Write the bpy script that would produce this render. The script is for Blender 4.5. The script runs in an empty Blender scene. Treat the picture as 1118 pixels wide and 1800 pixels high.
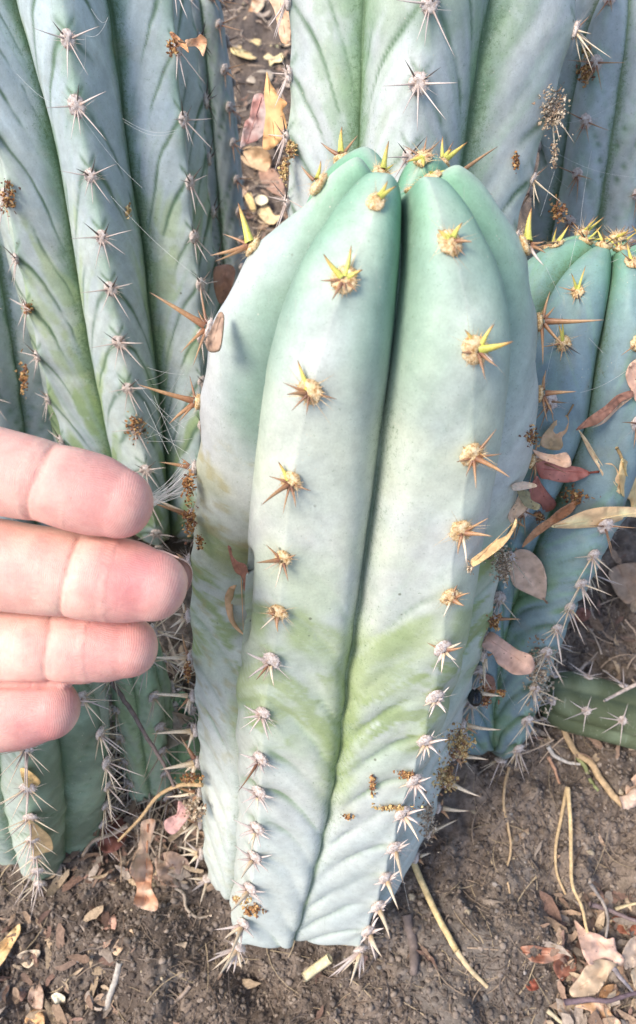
import bpy, bmesh, math, random
import numpy as np
from mathutils import Vector, Matrix
from mathutils.geometry import delaunay_2d_cdt

# ------------------------------------------------------------------ camera, light, exposure
SC = bpy.context.scene
COL = SC.collection
FPX = 1300.0          # focal length in photograph pixels (1118 px wide)
CX, CY = 559.0, 900.0
CAM_H = 0.41          # camera height above the soil, metres
TILT = math.radians(30)   # 0 = looking straight down

cam_d = bpy.data.cameras.new('camera')
cam = bpy.data.objects.new('camera', cam_d)
COL.objects.link(cam)
cam.location = (0, 0, CAM_H)
cam.rotation_euler = (TILT, 0, 0)
cam_d.sensor_fit = 'HORIZONTAL'
cam_d.sensor_width = 36
cam_d.lens = 36 * FPX / 1118
cam_d.clip_start = 0.005
cam_d.clip_end = 60
cam_d.dof.use_dof = True
cam_d.dof.focus_distance = 0.245
cam_d.dof.aperture_fstop = (cam_d.lens / 1000) / 0.0013
SC.camera = cam

SUN_EL, SUN_AZ = math.radians(55), math.radians(250)   # azimuth from +Y clockwise
world = bpy.data.worlds.new('World')
SC.world = world
world.use_nodes = True
wn = world.node_tree.nodes
wn.clear()
w_sky = wn.new('ShaderNodeTexSky')
w_sky.sky_type = 'NISHITA'
w_sky.sun_disc = False
w_sky.sun_elevation = SUN_EL
w_sky.sun_rotation = SUN_AZ
w_sky.air_density = 1.0
w_sky.dust_density = 2.5
w_bg = wn.new('ShaderNodeBackground')
w_bg.inputs[1].default_value = 0.135
w_out = wn.new('ShaderNodeOutputWorld')
world.node_tree.links.new(w_sky.outputs[0], w_bg.inputs[0])
world.node_tree.links.new(w_bg.outputs[0], w_out.inputs[0])

sun_d = bpy.data.lights.new('sun', 'SUN')
sun_d.energy = 1.85
sun_d.angle = math.radians(20)
sun_d.color = (1.0, 0.91, 0.79)
sun = bpy.data.objects.new('sun', sun_d)
COL.objects.link(sun)
sdir = Vector((math.sin(SUN_AZ) * math.cos(SUN_EL), math.cos(SUN_AZ) * math.cos(SUN_EL), math.sin(SUN_EL)))
sun.rotation_euler = sdir.to_track_quat('Z', 'Y').to_euler()
sun.location = (0, 0, 3)

SC.view_settings.view_transform = 'Standard'
SC.view_settings.look = 'None'
SC.view_settings.exposure = 1.0
SC.view_settings.gamma = 1
SC.view_settings.use_curve_mapping = False
SC.cycles.max_bounces = 8
SC.cycles.use_denoising = True

# ------------------------------------------------------------------ camera space <-> world
CT, ST = math.cos(TILT), math.sin(TILT)

def c2w(p):
    """camera-style coordinates (X right, Y down, D depth) -> world, works on (...,3) arrays"""
    p = np.asarray(p, float)
    x, up, back = p[..., 0], -p[..., 1], -p[..., 2]
    return np.stack([x, up * CT - back * ST, up * ST + back * CT + CAM_H], -1)

def proj(pw):
    """world -> photograph pixel x, y and depth"""
    pw = np.asarray(pw, float)
    x, y, z = pw[..., 0], pw[..., 1], pw[..., 2] - CAM_H
    up = y * CT + z * ST
    back = -y * ST + z * CT
    d = -back
    return CX + FPX * x / d, CY - FPX * up / d, d

def W(px, py, d):
    return c2w([(px - CX) * d / FPX, (py - CY) * d / FPX, d])

# ------------------------------------------------------------------ numpy noise
def _hash(i, j, k, seed):
    h = (i.astype(np.int64) * 374761393 + j.astype(np.int64) * 668265263 + k.astype(np.int64) * 2147483647 + seed * 1274126177) & 0xffffffff
    h = ((h ^ (h >> 13)) * 1274126177) & 0xffffffff
    h = (h ^ (h >> 16)) & 0xffffffff
    return h / 4294967295.0

def vnoise(p, seed=0):
    p = np.asarray(p, float)
    f = np.floor(p)
    t = p - f
    t = t * t * (3 - 2 * t)
    i, j, k = f[..., 0], f[..., 1], f[..., 2]
    r = 0
    for a in (0, 1):
        wa = t[..., 0] if a else 1 - t[..., 0]
        for b in (0, 1):
            wb = t[..., 1] if b else 1 - t[..., 1]
            for c in (0, 1):
                wc = t[..., 2] if c else 1 - t[..., 2]
                r = r + wa * wb * wc * _hash(i + a, j + b, k + c, seed)
    return r

def fbm(p, seed=0, octs=4, gain=0.5):
    p = np.asarray(p, float)
    s = 0; a = 1; n = 0
    for o in range(octs):
        s = s + a * vnoise(p * (2 ** o), seed + o * 17)
        n += a; a *= gain
    return s / n

def sstep(a, b, x):
    t = np.clip((np.asarray(x, float) - a) / (b - a), 0, 1)
    return t * t * (3 - 2 * t)

def mixc(a, b, t):
    t = np.asarray(t)[..., None]
    return np.asarray(a) * (1 - t) + np.asarray(b) * t

# ------------------------------------------------------------------ object helpers
def prop(o, label=None, cat=None, group=None, kind=None):
    if label: o['label'] = label
    if cat: o['category'] = cat
    if group: o['group'] = group
    if kind: o['kind'] = kind
    return o

def link(name, data, parent=None, mat=None):
    o = bpy.data.objects.new(name, data)
    COL.objects.link(o)
    if parent: o.parent = parent
    if mat is not None and data is not None and not data.materials: data.materials.append(mat)
    return o

def empty(name, loc, **k):
    o = bpy.data.objects.new(name, None)
    o.empty_display_size = 0.01
    o.location = loc
    COL.objects.link(o)
    return prop(o, **k)

def np_mesh(name, verts, faces, smooth=True, cols=None, mats=None):
    me = bpy.data.meshes.new(name)
    verts = np.ascontiguousarray(verts, dtype=np.float32)
    if isinstance(faces, np.ndarray):
        nf, k = faces.shape
        me.vertices.add(len(verts)); me.vertices.foreach_set('co', verts.ravel())
        me.loops.add(nf * k); me.loops.foreach_set('vertex_index', np.ascontiguousarray(faces, dtype=np.int32).ravel())
        me.polygons.add(nf)
        me.polygons.foreach_set('loop_start', np.arange(0, nf * k, k, dtype=np.int32))
        me.polygons.foreach_set('loop_total', np.full(nf, k, dtype=np.int32))
        me.update(calc_edges=True)
    else:
        me.from_pydata([tuple(v) for v in verts], [], faces)
    me.validate()
    if smooth:
        me.polygons.foreach_set('use_smooth', np.ones(len(me.polygons), dtype=bool))
    if cols is not None:
        at = me.color_attributes.new('tint', 'FLOAT_COLOR', 'POINT')
        c4 = np.ones((len(verts), 4), np.float32); c4[:, :3] = cols
        at.data.foreach_set('color', c4.ravel())
    me.update()
    return me

def grid_faces(m, n, wrap=False):
    i = np.arange(m - 1)[:, None]; j = np.arange(n if wrap else n - 1)[None, :]
    j2 = (j + 1) % n
    return np.stack([i * n + j, (i + 1) * n + j, (i + 1) * n + j2, i * n + j2], -1).reshape(-1, 4)

def catmull(xs, ys, x):
    """smooth interpolation of a table (monotone-ish cubic)"""
    xs = np.asarray(xs, float); ys = np.asarray(ys, float); x = np.asarray(x, float)
    m = np.gradient(ys, xs)
    i = np.clip(np.searchsorted(xs, x) - 1, 0, len(xs) - 2)
    h = xs[i + 1] - xs[i]
    t = np.clip((x - xs[i]) / h, 0, 1)
    return ((2*t**3-3*t**2+1)*ys[i] + (t**3-2*t**2+t)*h*m[i] + (-2*t**3+3*t**2)*ys[i+1] + (t**3-t**2)*h*m[i+1])

# ------------------------------------------------------------------ materials
class NT:
    def __init__(s, name):
        s.m = bpy.data.materials.new(name); s.m.use_nodes = True
        s.t = s.m.node_tree; s.t.nodes.clear()
        s.out = s.n('ShaderNodeOutputMaterial')
        s.b = s.n('ShaderNodeBsdfPrincipled')
        s.l(s.b.outputs[0], s.out.inputs[0])
    def n(s, typ, **k):
        nd = s.t.nodes.new(typ)
        for a, v in k.items(): setattr(nd, a, v)
        return nd
    def l(s, a, b): s.t.links.new(a, b)
    def set(s, key, v):
        if key in s.b.inputs: s.b.inputs[key].default_value = v
    def coord(s, kind='Object'): return s.n('ShaderNodeTexCoord').outputs[kind]
    def noise(s, vec, scale, detail=4, rough=0.55, dist=0.0):
        nd = s.n('ShaderNodeTexNoise'); s.l(vec, nd.inputs['Vector'])
        nd.inputs['Scale'].default_value = scale; nd.inputs['Detail'].default_value = detail
        nd.inputs['Roughness'].default_value = rough; nd.inputs['Distortion'].default_value = dist
        return nd.outputs['Fac']
    def ramp(s, fac, stops, interp='LINEAR'):
        nd = s.n('ShaderNodeValToRGB'); s.l(fac, nd.inputs[0])
        nd.color_ramp.interpolation = interp
        e = nd.color_ramp.elements
        while len(e) > 1: e.remove(e[-1])
        e[0].position = stops[0][0]; e[0].color = (*stops[0][1], 1)
        for p, c in stops[1:]:
            x = e.new(p); x.color = (*c, 1)
        return nd.outputs[0]
    def mix(s, fac, a, b, mode='MIX'):
        nd = s.n('ShaderNodeMixRGB', blend_type=mode)
        for inp, v in ((nd.inputs[0], fac), (nd.inputs[1], a), (nd.inputs[2], b)):
            if hasattr(v, 'is_output'): s.l(v, inp)
            elif isinstance(v, (int, float)): inp.default_value = v
            else: inp.default_value = (*v, 1)
        return nd.outputs[0]
    def bump(s, h, strength, dist, normal=None):
        nd = s.n('ShaderNodeBump'); s.l(h, nd.inputs['Height'])
        nd.inputs['Strength'].default_value = strength; nd.inputs['Distance'].default_value = dist
        if normal is not None: s.l(normal, nd.inputs['Normal'])
        return nd.outputs[0]
    def color(s, c):
        if hasattr(c, 'is_output'): s.l(c, s.b.inputs['Base Color'])
        else: s.b.inputs['Base Color'].default_value = (*c, 1)
    def normal(s, c): s.l(c, s.b.inputs['Normal'])
    def rough(s, v):
        if hasattr(v, 'is_output'): s.l(v, s.b.inputs['Roughness'])
        else: s.b.inputs['Roughness'].default_value = v

def g3(v): return (v, v, v)

def mat_cactus():
    s = NT('cactus_skin')
    co = s.coord()
    at = s.n('ShaderNodeAttribute', attribute_name='tint').outputs['Color']
    n1 = s.noise(co, 260, 5, 0.6)
    n2 = s.noise(co, 1500, 3, 0.6)
    n3 = s.noise(co, 60, 3, 0.5)
    c = s.mix(1.0, at, s.ramp(n3, [(0.3, (0.93, 0.95, 0.97)), (0.7, (1.06, 1.04, 1.0))]), 'MULTIPLY')
    c = s.mix(1.0, c, s.ramp(n1, [(0.25, g3(0.88)), (0.6, g3(1.04))]), 'MULTIPLY')
    c = s.mix(1.0, c, s.ramp(n2, [(0.3, g3(0.93)), (0.7, g3(1.05))]), 'MULTIPLY')
    gr = s.n('ShaderNodeAttribute', attribute_name='grain').outputs['Fac']
    n4 = s.noise(co, 2300, 2, 0.6); n6 = s.noise(co, 700, 3, 0.6)
    gm = s.n('ShaderNodeMath', operation='ADD'); s.l(s.mix(.5, n4, n6), gm.inputs[0]); s.l(gr, gm.inputs[1])
    gsp = s.ramp(gm.outputs[0], [(0.60, g3(0)), (0.78, g3(.85))])
    c = s.mix(gsp, c, (0.105, 0.175, 0.085))
    # fine scratches
    mp = s.n('ShaderNodeMapping'); s.l(co, mp.inputs[0]); mp.inputs['Scale'].default_value = (1, .12, .12); mp.inputs['Rotation'].default_value = (.4, .9, .3)
    sc = s.ramp(s.noise(mp.outputs[0], 900, 3, .5, 1.2), [(.30, g3(1)), (.34, g3(0))])
    c = s.mix(s.mix(1.0, sc, g3(.30), 'MULTIPLY'), c, (.33, .38, .32))
    # dust specks, pale and dark
    v = s.n('ShaderNodeTexVoronoi'); s.l(co, v.inputs['Vector']); v.inputs['Scale'].default_value = 520
    sp = s.ramp(v.outputs['Distance'], [(0.0, g3(1)), (0.10, g3(1)), (0.16, g3(0))])
    gate = s.ramp(s.noise(co, 90, 2), [(0.52, g3(0)), (0.62, g3(1))])
    c = s.mix(s.mix(1.0, s.mix(1.0, sp, gate, 'MULTIPLY'), g3(0.5), 'MULTIPLY'), c, (0.55, 0.52, 0.42))
    v2 = s.n('ShaderNodeTexVoronoi'); s.l(co, v2.inputs['Vector']); v2.inputs['Scale'].default_value = 170
    sp2 = s.ramp(v2.outputs['Distance'], [(0.0, g3(1)), (0.07, g3(1)), (0.11, g3(0))])
    gate2 = s.ramp(s.noise(co, 45, 2), [(0.6, g3(0)), (0.64, g3(1))])
    c = s.mix(s.mix(1.0, s.mix(1.0, sp2, gate2, 'MULTIPLY'), g3(0.75), 'MULTIPLY'), c, (0.13, 0.14, 0.10))
    s.color(c)
    s.rough(s.ramp(n3, [(0.3, g3(0.5)), (0.7, g3(0.66))]))
    s.set('Specular IOR Level', 0.35)
    nb = s.bump(n1, 0.25, 0.0006)
    nb = s.bump(n2, 0.18, 0.0002, nb)
    s.normal(nb)
    return s.m

def mat_wool(name, stops):
    s = NT(name)
    co = s.coord()
    n = s.noise(co, 7, 5, 0.75)
    n2 = s.noise(co, 2.8, 4, 0.75)
    s.color(s.mix(1.0, s.ramp(n2, stops), s.ramp(n, [(0.3, g3(0.8)), (0.65, g3(1.1))]), 'MULTIPLY'))
    s.rough(0.95)
    s.set('Specular IOR Level', 0.1)
    s.normal(s.bump(n, 0.5, 0.0004))
    return s.m

def mat_spine(name, stops, rough=0.4):
    """colour runs along the spine (mesh z 0..1)"""
    s = NT(name)
    co = s.coord()
    sx = s.n('ShaderNodeSeparateXYZ'); s.l(co, sx.inputs[0])
    mp = s.n('ShaderNodeMapping'); s.l(co, mp.inputs[0]); mp.inputs['Scale'].default_value = (1, 1, 9)
    rnd = s.n('ShaderNodeObjectInfo').outputs['Random']
    n = s.noise(mp.outputs[0], 2.2, 3)
    base = s.ramp(sx.outputs[2], stops)
    c = s.mix(1.0, base, s.ramp(n, [(0.3, g3(0.75)), (0.7, g3(1.15))]), 'MULTIPLY')
    c = s.mix(1.0, c, s.ramp(rnd, [(0, g3(0.8)), (1, g3(1.15))]), 'MULTIPLY')
    s.color(c); s.rough(rough)
    return s.m

def mat_tint(name, rough=0.8, nscale=400, amt=0.25, bump=0.3, bdist=0.0004, spec=0.3, spots=None):
    s = NT(name)
    co = s.coord()
    at = s.n('ShaderNodeAttribute', attribute_name='tint').outputs['Color']
    n = s.noise(co, nscale, 5, 0.65)
    c = s.mix(1.0, at, s.ramp(n, [(0.3, g3(1 - amt)), (0.7, g3(1 + amt))]), 'MULTIPLY')
    if spots:
        v = s.n('ShaderNodeTexVoronoi'); s.l(co, v.inputs['Vector']); v.inputs['Scale'].default_value = spots
        sp = s.ramp(v.outputs['Distance'], [(0.0, g3(1)), (0.06, g3(1)), (0.12, g3(0))])
        gt = s.ramp(s.noise(co, spots * 0.3, 2), [(0.5, g3(0)), (0.56, g3(1))])
        c = s.mix(s.mix(1.0, s.mix(1.0, sp, gt, 'MULTIPLY'), g3(0.8), 'MULTIPLY'), c, (0.06, 0.04, 0.03))
    s.color(c); s.rough(rough); s.set('Specular IOR Level', spec)
    s.normal(s.bump(n, bump, bdist))
    return s.m

M_CACTUS = mat_cactus()
M_WOOL_Y = mat_wool('young_wool', [(0.36, (0.36, 0.19, 0.07)), (0.47, (0.66, 0.45, 0.23)), (0.62, (0.82, 0.68, 0.44)), (0.75, (0.86, 0.78, 0.60))])
M_WOOL_O = mat_wool('old_wool', [(0.33, (0.36, 0.25, 0.19)), (0.5, (0.62, 0.53, 0.48)), (0.7, (0.78, 0.72, 0.68))])
M_SP = {
    'y': mat_spine('yellow_spine', [(0, (0.50, 0.52, 0.10)), (0.35, (0.68, 0.62, 0.14)), (0.7, (0.70, 0.48, 0.14)), (0.88, (0.38, 0.19, 0.07)), (1, (0.15, 0.07, 0.04))]),
    'o': mat_spine('orange_spine', [(0, (0.20, 0.09, 0.05)), (0.15, (0.36, 0.18, 0.09)), (0.6, (0.47, 0.28, 0.14)), (0.9, (0.40, 0.25, 0.15)), (1, (0.25, 0.14, 0.1))]),
    'b': mat_spine('brown_spine', [(0, (0.16, 0.06, 0.035)), (0.3, (0.33, 0.17, 0.09)), (0.7, (0.38, 0.23, 0.13)), (1, (0.18, 0.10, 0.07))]),
    'g': mat_spine('pale_spine', [(0, (0.42, 0.30, 0.24)), (0.3, (0.62, 0.52, 0.47)), (0.85, (0.66, 0.57, 0.52)), (1, (0.30, 0.20, 0.16))]),
    'w': mat_spine('straw_spine', [(0, (0.50, 0.36, 0.20)), (0.3, (0.72, 0.60, 0.44)), (0.8, (0.74, 0.62, 0.48)), (1, (0.42, 0.28, 0.18))]),
    'd': mat_spine('dark_spine', [(0, (0.10, 0.07, 0.05)), (0.6, (0.10, 0.08, 0.07)), (1, (0.05, 0.04, 0.04))]),
}
# ------------------------------------------------------------------ cactus stems
BLOOM = np.array((0.48, 0.51, 0.485)); BLUE = np.array((0.30, 0.38, 0.43)); GREEN = np.array((0.13, 0.23, 0.13))
YGREEN = np.array((0.34, 0.43, 0.16)); TIPG = np.array((0.15, 0.32, 0.205))

class Stem:
    """a ribbed column. Stations run from the tip (0) to the base; the axis is given in camera-style metres."""
    def __init__(s, axis, R, n_ribs, phase=0.0, length_dome=None, rings=360, half=12, kv=0.72, vshape=None,
                 targets=None, groove=None, seed=1, areole_gap=0.0225, squash=1.0, base_pinch=0.02, dome_rings=46,
                 furrow=0.0004, ysign=1, furrow_start=0.0, dome_pow=.86, slope=1.0, scars=0.0, chord=None, dents=(), flank=(), grain=1.0):
        s.dents = dents; s.grain = grain
        s.slope = slope; s.scars = scars
        s.seed = seed; s.nr = n_ribs; s.gap = areole_gap
        A = c2w(np.array(axis, float))            # world axis points, tip first
        seg = np.linalg.norm(np.diff(A, axis=0), axis=1)
        T = np.concatenate([[0], np.cumsum(seg)]); s.L = L = T[-1]
        Rt = np.array(R, float)                    # rows (distance from tip, radius)
        ld = length_dome if length_dome else 0.95 * np.interp(0.05, Rt[:, 0], Rt[:, 1])
        # rings: dome first
        ph = np.linspace(0, 1, dome_rings)
        tb = np.linspace(ld, L, rings - dome_rings + 1)[1:]
        t_ring = np.concatenate([np.full(dome_rings, ld), tb])
        M = rings
        ax = np.stack([catmull(T, A[:, c], t_ring) for c in range(3)], -1)
        e = 1e-3
        axp = np.stack([catmull(T, A[:, c], np.clip(t_ring + e, 0, L)) - catmull(T, A[:, c], np.clip(t_ring - e, 0, L)) for c in range(3)], -1)
        U = -axp / np.linalg.norm(axp, axis=1, keepdims=True)
        S = np.array([1.0, 0, 0]) - U * U[:, :1]; S /= np.linalg.norm(S, axis=1, keepdims=True)
        N = np.cross(S, U)
        s.ax, s.U, s.S, s.N, s.t = ax, U, S, N, t_ring.copy()
        Rr = catmull(Rt[:, 0], Rt[:, 1], t_ring)
        pin = np.clip((L - t_ring) / base_pinch, 0, 1)
        Rr = Rr * (0.35 + 0.65 * np.sqrt(1 - (1 - pin) ** 2))
        p_ = ph * math.pi / 2
        rho = np.ones(M); hh = np.zeros(M)
        rho[:dome_rings] = np.sin(p_) ** dome_pow
        hh[:dome_rings] = ld * np.cos(p_) ** 0.95
        j0 = int(dome_rings * .42)
        # angles
        base_ang = phase + np.arange(n_ribs) * 2 * math.pi / n_ribs
        base_ang = (base_ang + math.pi) % (2 * math.pi) - math.pi
        base_ang = np.sort(base_ang)
        th = np.tile(base_ang, (M, 1)); rc = np.tile(Rr[:, None], (1, n_ribs))
        arr = np.arange(n_ribs)
        if targets:
            for k, tg in targets.items():
                mode, pts = tg
                pts = np.array(pts, float)
                fx = lambda y: np.interp(y, pts[:, 1], pts[:, 0])
                sol = np.full(M, np.nan)
                for i in range(j0, M):
                    if mode == 'angle':
                        a = np.linspace(th[i, k] - 0.6, th[i, k] + 0.6, 161); r = np.full_like(a, rc[i, k])
                    else:
                        r = np.linspace(0.4, 2.2, 241) * rc[i, k]; a = np.full_like(r, th[i, k])
                    P = ax[i] + (np.cos(a)[:, None] * N[i] + np.sin(a)[:, None] * S[i]) * r[:, None] * rho[i] + U[i] * hh[i]
                    px, py, d = proj(P)
                    if py.mean() < pts[0, 1] or py.mean() > pts[-1, 1]: continue
                    q = px - fx(py)
                    z = np.where(np.sign(q[:-1]) != np.sign(q[1:]))[0]
                    if len(z):
                        z = z[np.argmin(abs(z - 80))]
                        f = q[z] / (q[z] - q[z + 1])
                        sol[i] = (a if mode == 'angle' else r)[z] * (1 - f) + (a if mode == 'angle' else r)[z + 1] * f
                ok = np.where(~np.isnan(sol))[0]
                if len(ok) > 5:
                    full = np.interp(np.arange(M), ok, sol[ok])
                    full = np.interp(np.arange(M), ok, np.convolve(np.pad(sol[ok], 4, mode='edge'), np.ones(9) / 9, mode='valid'))
                    if mode == 'angle': th[:, k] = full
                    else: 
                        ratio = full / rc[:, k]
                        ratio = np.interp(np.arange(M), ok, ratio[ok])
                        rc[:, k] = rc[:, k] * ratio
        s.th, s.rc = th, rc
        nxt = (arr + 1) % n_ribs
        th2 = th[:, nxt].copy(); th2[:, -1] += 2 * math.pi
        va = 0.5 * (th + th2)
        kvf = kv if callable(kv) else (lambda t, k: np.full_like(t, kv))
        rv = np.stack([kvf(t_ring, k) for k in range(n_ribs)], 1) * 0.5 * (rc + rc[:, nxt]) 
        if groove:
            for k, pts in groove.items():
                pts = np.array(pts, float); fx = lambda y: np.interp(y, pts[:, 1], pts[:, 0])
                sol = np.full(M, np.nan)
                for i in range(j0, M):
                    a = np.linspace(va[i, k] - 0.35, va[i, k] + 0.35, 121)
                    P = ax[i] + (np.cos(a)[:, None] * N[i] + np.sin(a)[:, None] * S[i]) * rv[i, k] * rho[i] + U[i] * hh[i] * (.35 + .65 * rv[i, k] / rc[i, k])
                    px, py, d = proj(P); q = px - fx(py)
                    z = np.where(np.sign(q[:-1]) != np.sign(q[1:]))[0]
                    if len(z): sol[i] = a[z[np.argmin(abs(z - 60))]]
                ok = np.where(~np.isnan(sol))[0]
                if len(ok) > 5:
                    va[:, k] = np.interp(np.arange(M), ok, np.convolve(np.pad(sol[ok], 9, mode='edge'), np.ones(19) / 19, mode='valid'))
        # columns
        vs = vshape if vshape else (lambda t: np.zeros_like(t))
        u = np.linspace(0, 1, half + 1)
        u = 0.5 * u + 0.5 * (0.5 - 0.5 * np.cos(np.pi * u))
        vz = vs(t_ring)[:, None]
        def gfun(u):
            rnd_ = (1 - u ** 2.6) ** 0.62
            e_ = 0.07
            vv = 1 - (np.sqrt(u * u + e_ * e_) - e_) / (math.sqrt(1 + e_ * e_) - e_)
            return rnd_[None, :] * (1 - vz) + vv[None, :] * vz
        cols_ang, cols_r, cols_u, cols_k, cols_kf = [], [], [], [], []
        crest_col = []
        fi = np.clip(np.arange(M) / (dome_rings - 1), 0, 1)   # 0 apex ... 1 shoulder
        for k in range(n_ribs):
            crest_col.append(len(cols_u))
            def gsel(uu_, half_):
                g_ = gfun(uu_)
                if (k, half_) in flank:
                    wb = np.clip(1 - (t_ring - .20) / .10, 0, 1)[:, None]
                    g_ = g_ * (1 - wb) + ((1 - uu_ ** 3.4) ** .55)[None, :] * wb
                return g_
            g = gsel(u[:-1], 0)
            ang = th[:, [k]] * (1 - u[:-1]) + va[:, [k]] * u[:-1]
            cols_ang.append(ang); cols_r.append(rv[:, [k]] + (rc[:, [k]] - rv[:, [k]]) * g)
            cm = chord(t_ring, k)[:, None] if chord else 0.0
            def chorded(r_old, rcc, A, uu_):
                rch = rcc * np.cos(A) / np.cos(A * (1 - uu_)); w_ = np.interp(t_ring, [0, .05, .09, .16, .3], [.46, .24, .15, .09, .07])[:, None]
                rn_ = rch - (rcc * np.cos(A) - rv[:, [k]]).clip(0) * np.exp(-((1 - uu_) / w_) ** 1.4)
                return r_old * (1 - cm) + rn_ * cm
            if chord: cols_r[-1] = chorded(cols_r[-1], rc[:, [k]], va[:, [k]] - th[:, [k]], u[:-1])
            kr = rv[:, [k]] / (.5 * (rc[:, [k]] + rc[:, [nxt[k]]])); cols_kf.append(kr + (1 - kr) * g)
            cols_u += list(u[:-1]); cols_k += [k] * half
            ub = u[::-1][:-1]
            g = gsel(ub, 1)
            ang = th2[:, [k]] * (1 - ub) + va[:, [k]] * ub
            rn = rc[:, [nxt[k]]]
            cols_ang.append(ang); cols_r.append(chorded(rv[:, [k]] + (rn - rv[:, [k]]) * g, rn, th2[:, [k]] - va[:, [k]], ub) if chord else rv[:, [k]] + (rn - rv[:, [k]]) * g); cols_kf.append(kr + (1 - kr) * g)
            cols_u += list(ub); cols_k += [(k + 1) % n_ribs] * half
        ang = np.concatenate(cols_ang, 1); rr = np.concatenate(cols_r, 1)
        s.uu = np.array(cols_u); s.kk = np.array(cols_k); s.crest_col = crest_col
        nc = ang.shape[1]
        # dome scaling
        D = np.cos(ang)[..., None] * N[:, None] + np.sin(ang)[..., None] * S[:, None]
        P = ax[:, None] + D * (rr * rho[:, None])[..., None]
        kfac = np.concatenate(cols_kf, 1)
        blend = sstep(0.0, 0.20, fi)[:, None]
        rbl = sstep(0.05, 0.45, fi)[:, None]; rr = rr * rbl + (rr / np.maximum(rc, 1e-9).mean(1)[:, None] * 0 + Rr[:, None] * kfac) * (1 - rbl)
        kd = 0.80 * (1 - blend) + (0.35 + 0.65 * np.minimum(kfac, 1.0)) * blend
        P = P + U[:, None] * (hh[:, None] * kd)[..., None]
        P[0] = P[0].mean(0)
        # arc distance from tip along crest
        cp = P[:, crest_col].mean(1)
        dist = np.linalg.norm(np.diff(P[:, crest_col], axis=0), axis=2).mean(1)
        s.arc = np.concatenate([[0], np.cumsum(dist)])
        s.P = P; s.M = M; s.nc = nc
        s.off = np.array([random.Random(seed * 31 + k).random() for k in range(n_ribs)])
        s.furrow = furrow; s.furrow_start = furrow_start
        s.ar = {}          # areole arcs per rib: filled by place

    def normals(s):
        P = s.P
        dj = np.roll(P, -1, 1) - np.roll(P, 1, 1)
        di = np.gradient(P, axis=0)
        n = np.cross(di, dj)
        n /= np.maximum(np.linalg.norm(n, axis=2, keepdims=True), 1e-12)
        c = P - s.ax[:, None]
        sg = np.sign((n * c).sum(2).mean())
        return n * sg

    def arc_of_px(s, k, px=None, py=None):
        """arc position on crest k that lies nearest the photograph pixel"""
        x, y, d = proj(s.P[:, s.crest_col[k]])
        q = (x - px) ** 2 * 0.4 + (y - py) ** 2
        i = int(np.argmin(q))
        return s.arc[i], i

    def fill_areoles(s, k, given):
        """areole arcs on rib k: given ones, carried on by the usual gap to both ends"""
        a = sorted(given)
        if not a: a = [0.012 + s.off[k] * s.gap]
        while a[-1] < s.arc[-1] - s.gap * 0.9: a.append(a[-1] + s.gap * (0.93 + 0.14 * random.Random(int(a[-1] * 1e5)).random()))
        while a[0] > 0.006 + s.gap * 0.5:
            a.insert(0, a[0] - min(s.gap, a[0] * 0.5))
        s.ar[k] = np.array(a)

    def build(s, name, parent, colour, base_world):
        nrm = s.normals()
        P = s.P.copy()
        # phase field: number of areole intervals along the nearest rib
        ph = np.zeros((s.M, s.nc))
        for k in range(s.nr):
            cidx = np.where(s.kk == k)[0]
            a = s.ar.get(k)
            if a is None or len(a) < 2: a = np.arange(0.01 + s.off[k] * s.gap, s.arc[-1] + s.gap, s.gap)
            idx = np.arange(len(a))
            pv = np.interp(s.arc, a, idx)
            pv += np.where(s.arc > a[-1], (s.arc - a[-1]) / s.gap, 0) - np.where(s.arc < a[0], (a[0] - s.arc) / s.gap, 0)
            ph[:, cidx] = pv[:, None]
        u = s.uu[None, :]
        arc = s.arc[:, None]
        wob = (fbm(np.stack([P[..., 0] * 60, P[..., 1] * 60, P[..., 2] * 60], -1), s.seed) - 0.5)
        q = ph - s.slope * (0.55 * u ** 0.8 + 1.15 * u ** 2) + wob * 0.35 + 0.12 
        fr = np.abs((q + 0.5) % 1.0 - 0.5)
        line = np.exp(-(fr / (0.05 + 0.05 * (1 - u))) ** 2)
        amp = sstep(0.40, 0.62, fbm(P * 45, s.seed + 5, 2)) * sstep(s.furrow_start, s.furrow_start + 0.06, arc) * sstep(0.02, 0.12, u) * (1 - sstep(0.75, 0.98, u))
        swell = (0.5 - 0.5 * np.cos(2 * np.pi * q))          # soft swelling between furrows
        s.line = line * amp
        big = fbm(P * 28, s.seed + 9, 3) - 0.5
        disp = -s.furrow * 1.2 * s.line + (swell ** .6 - 0.5) * s.furrow * 1.5 * sstep(s.furrow_start, s.furrow_start + 0.08, arc) * sstep(0.05, 0.3, u) + big * 0.0022 * sstep(0.01, 0.05, arc)
        # a little hump on the crest at every areole
        hump = np.cos(2 * np.pi * (ph)) * np.exp(-(u / 0.14) ** 2) * 0.0006 * sstep(0.02, 0.06, arc)
        P = P + nrm * (disp + hump)[..., None]
        s.P2 = P
        sidec = np.where(np.arange(s.nc) % (s.nc // s.nr) < s.nc // s.nr // 2, 1, 2)[None, :] + s.kk[None, :] * 2
        nid = np.round(q)
        hs = _hash(nid, sidec + 0 * nid, np.full_like(nid, s.seed), 5)
        wq = .050 + .05 * np.clip(.55 - u, 0, 1)
        ext = .22 + .5 * hs
        scar = np.exp(-((q - nid) / wq) ** 2) * sstep(.04, .10, u) * (1 - sstep(ext - .12, ext + .05, u)) * (hs > .42) * s.scars
        collar = np.exp(-((ph - np.round(ph) + .13 + 1.2 * u) / .05) ** 2) * (1 - sstep(.10, .16, u)) * s.scars * .8
        s.scar = np.maximum(scar, collar) * sstep(s.furrow_start, s.furrow_start + .02, arc)
        P = P - nrm * (s.scar * .00022)[..., None]
        foot = sstep(s.arc[-1] - .022, s.arc[-1], arc) * np.ones_like(ph)
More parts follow.
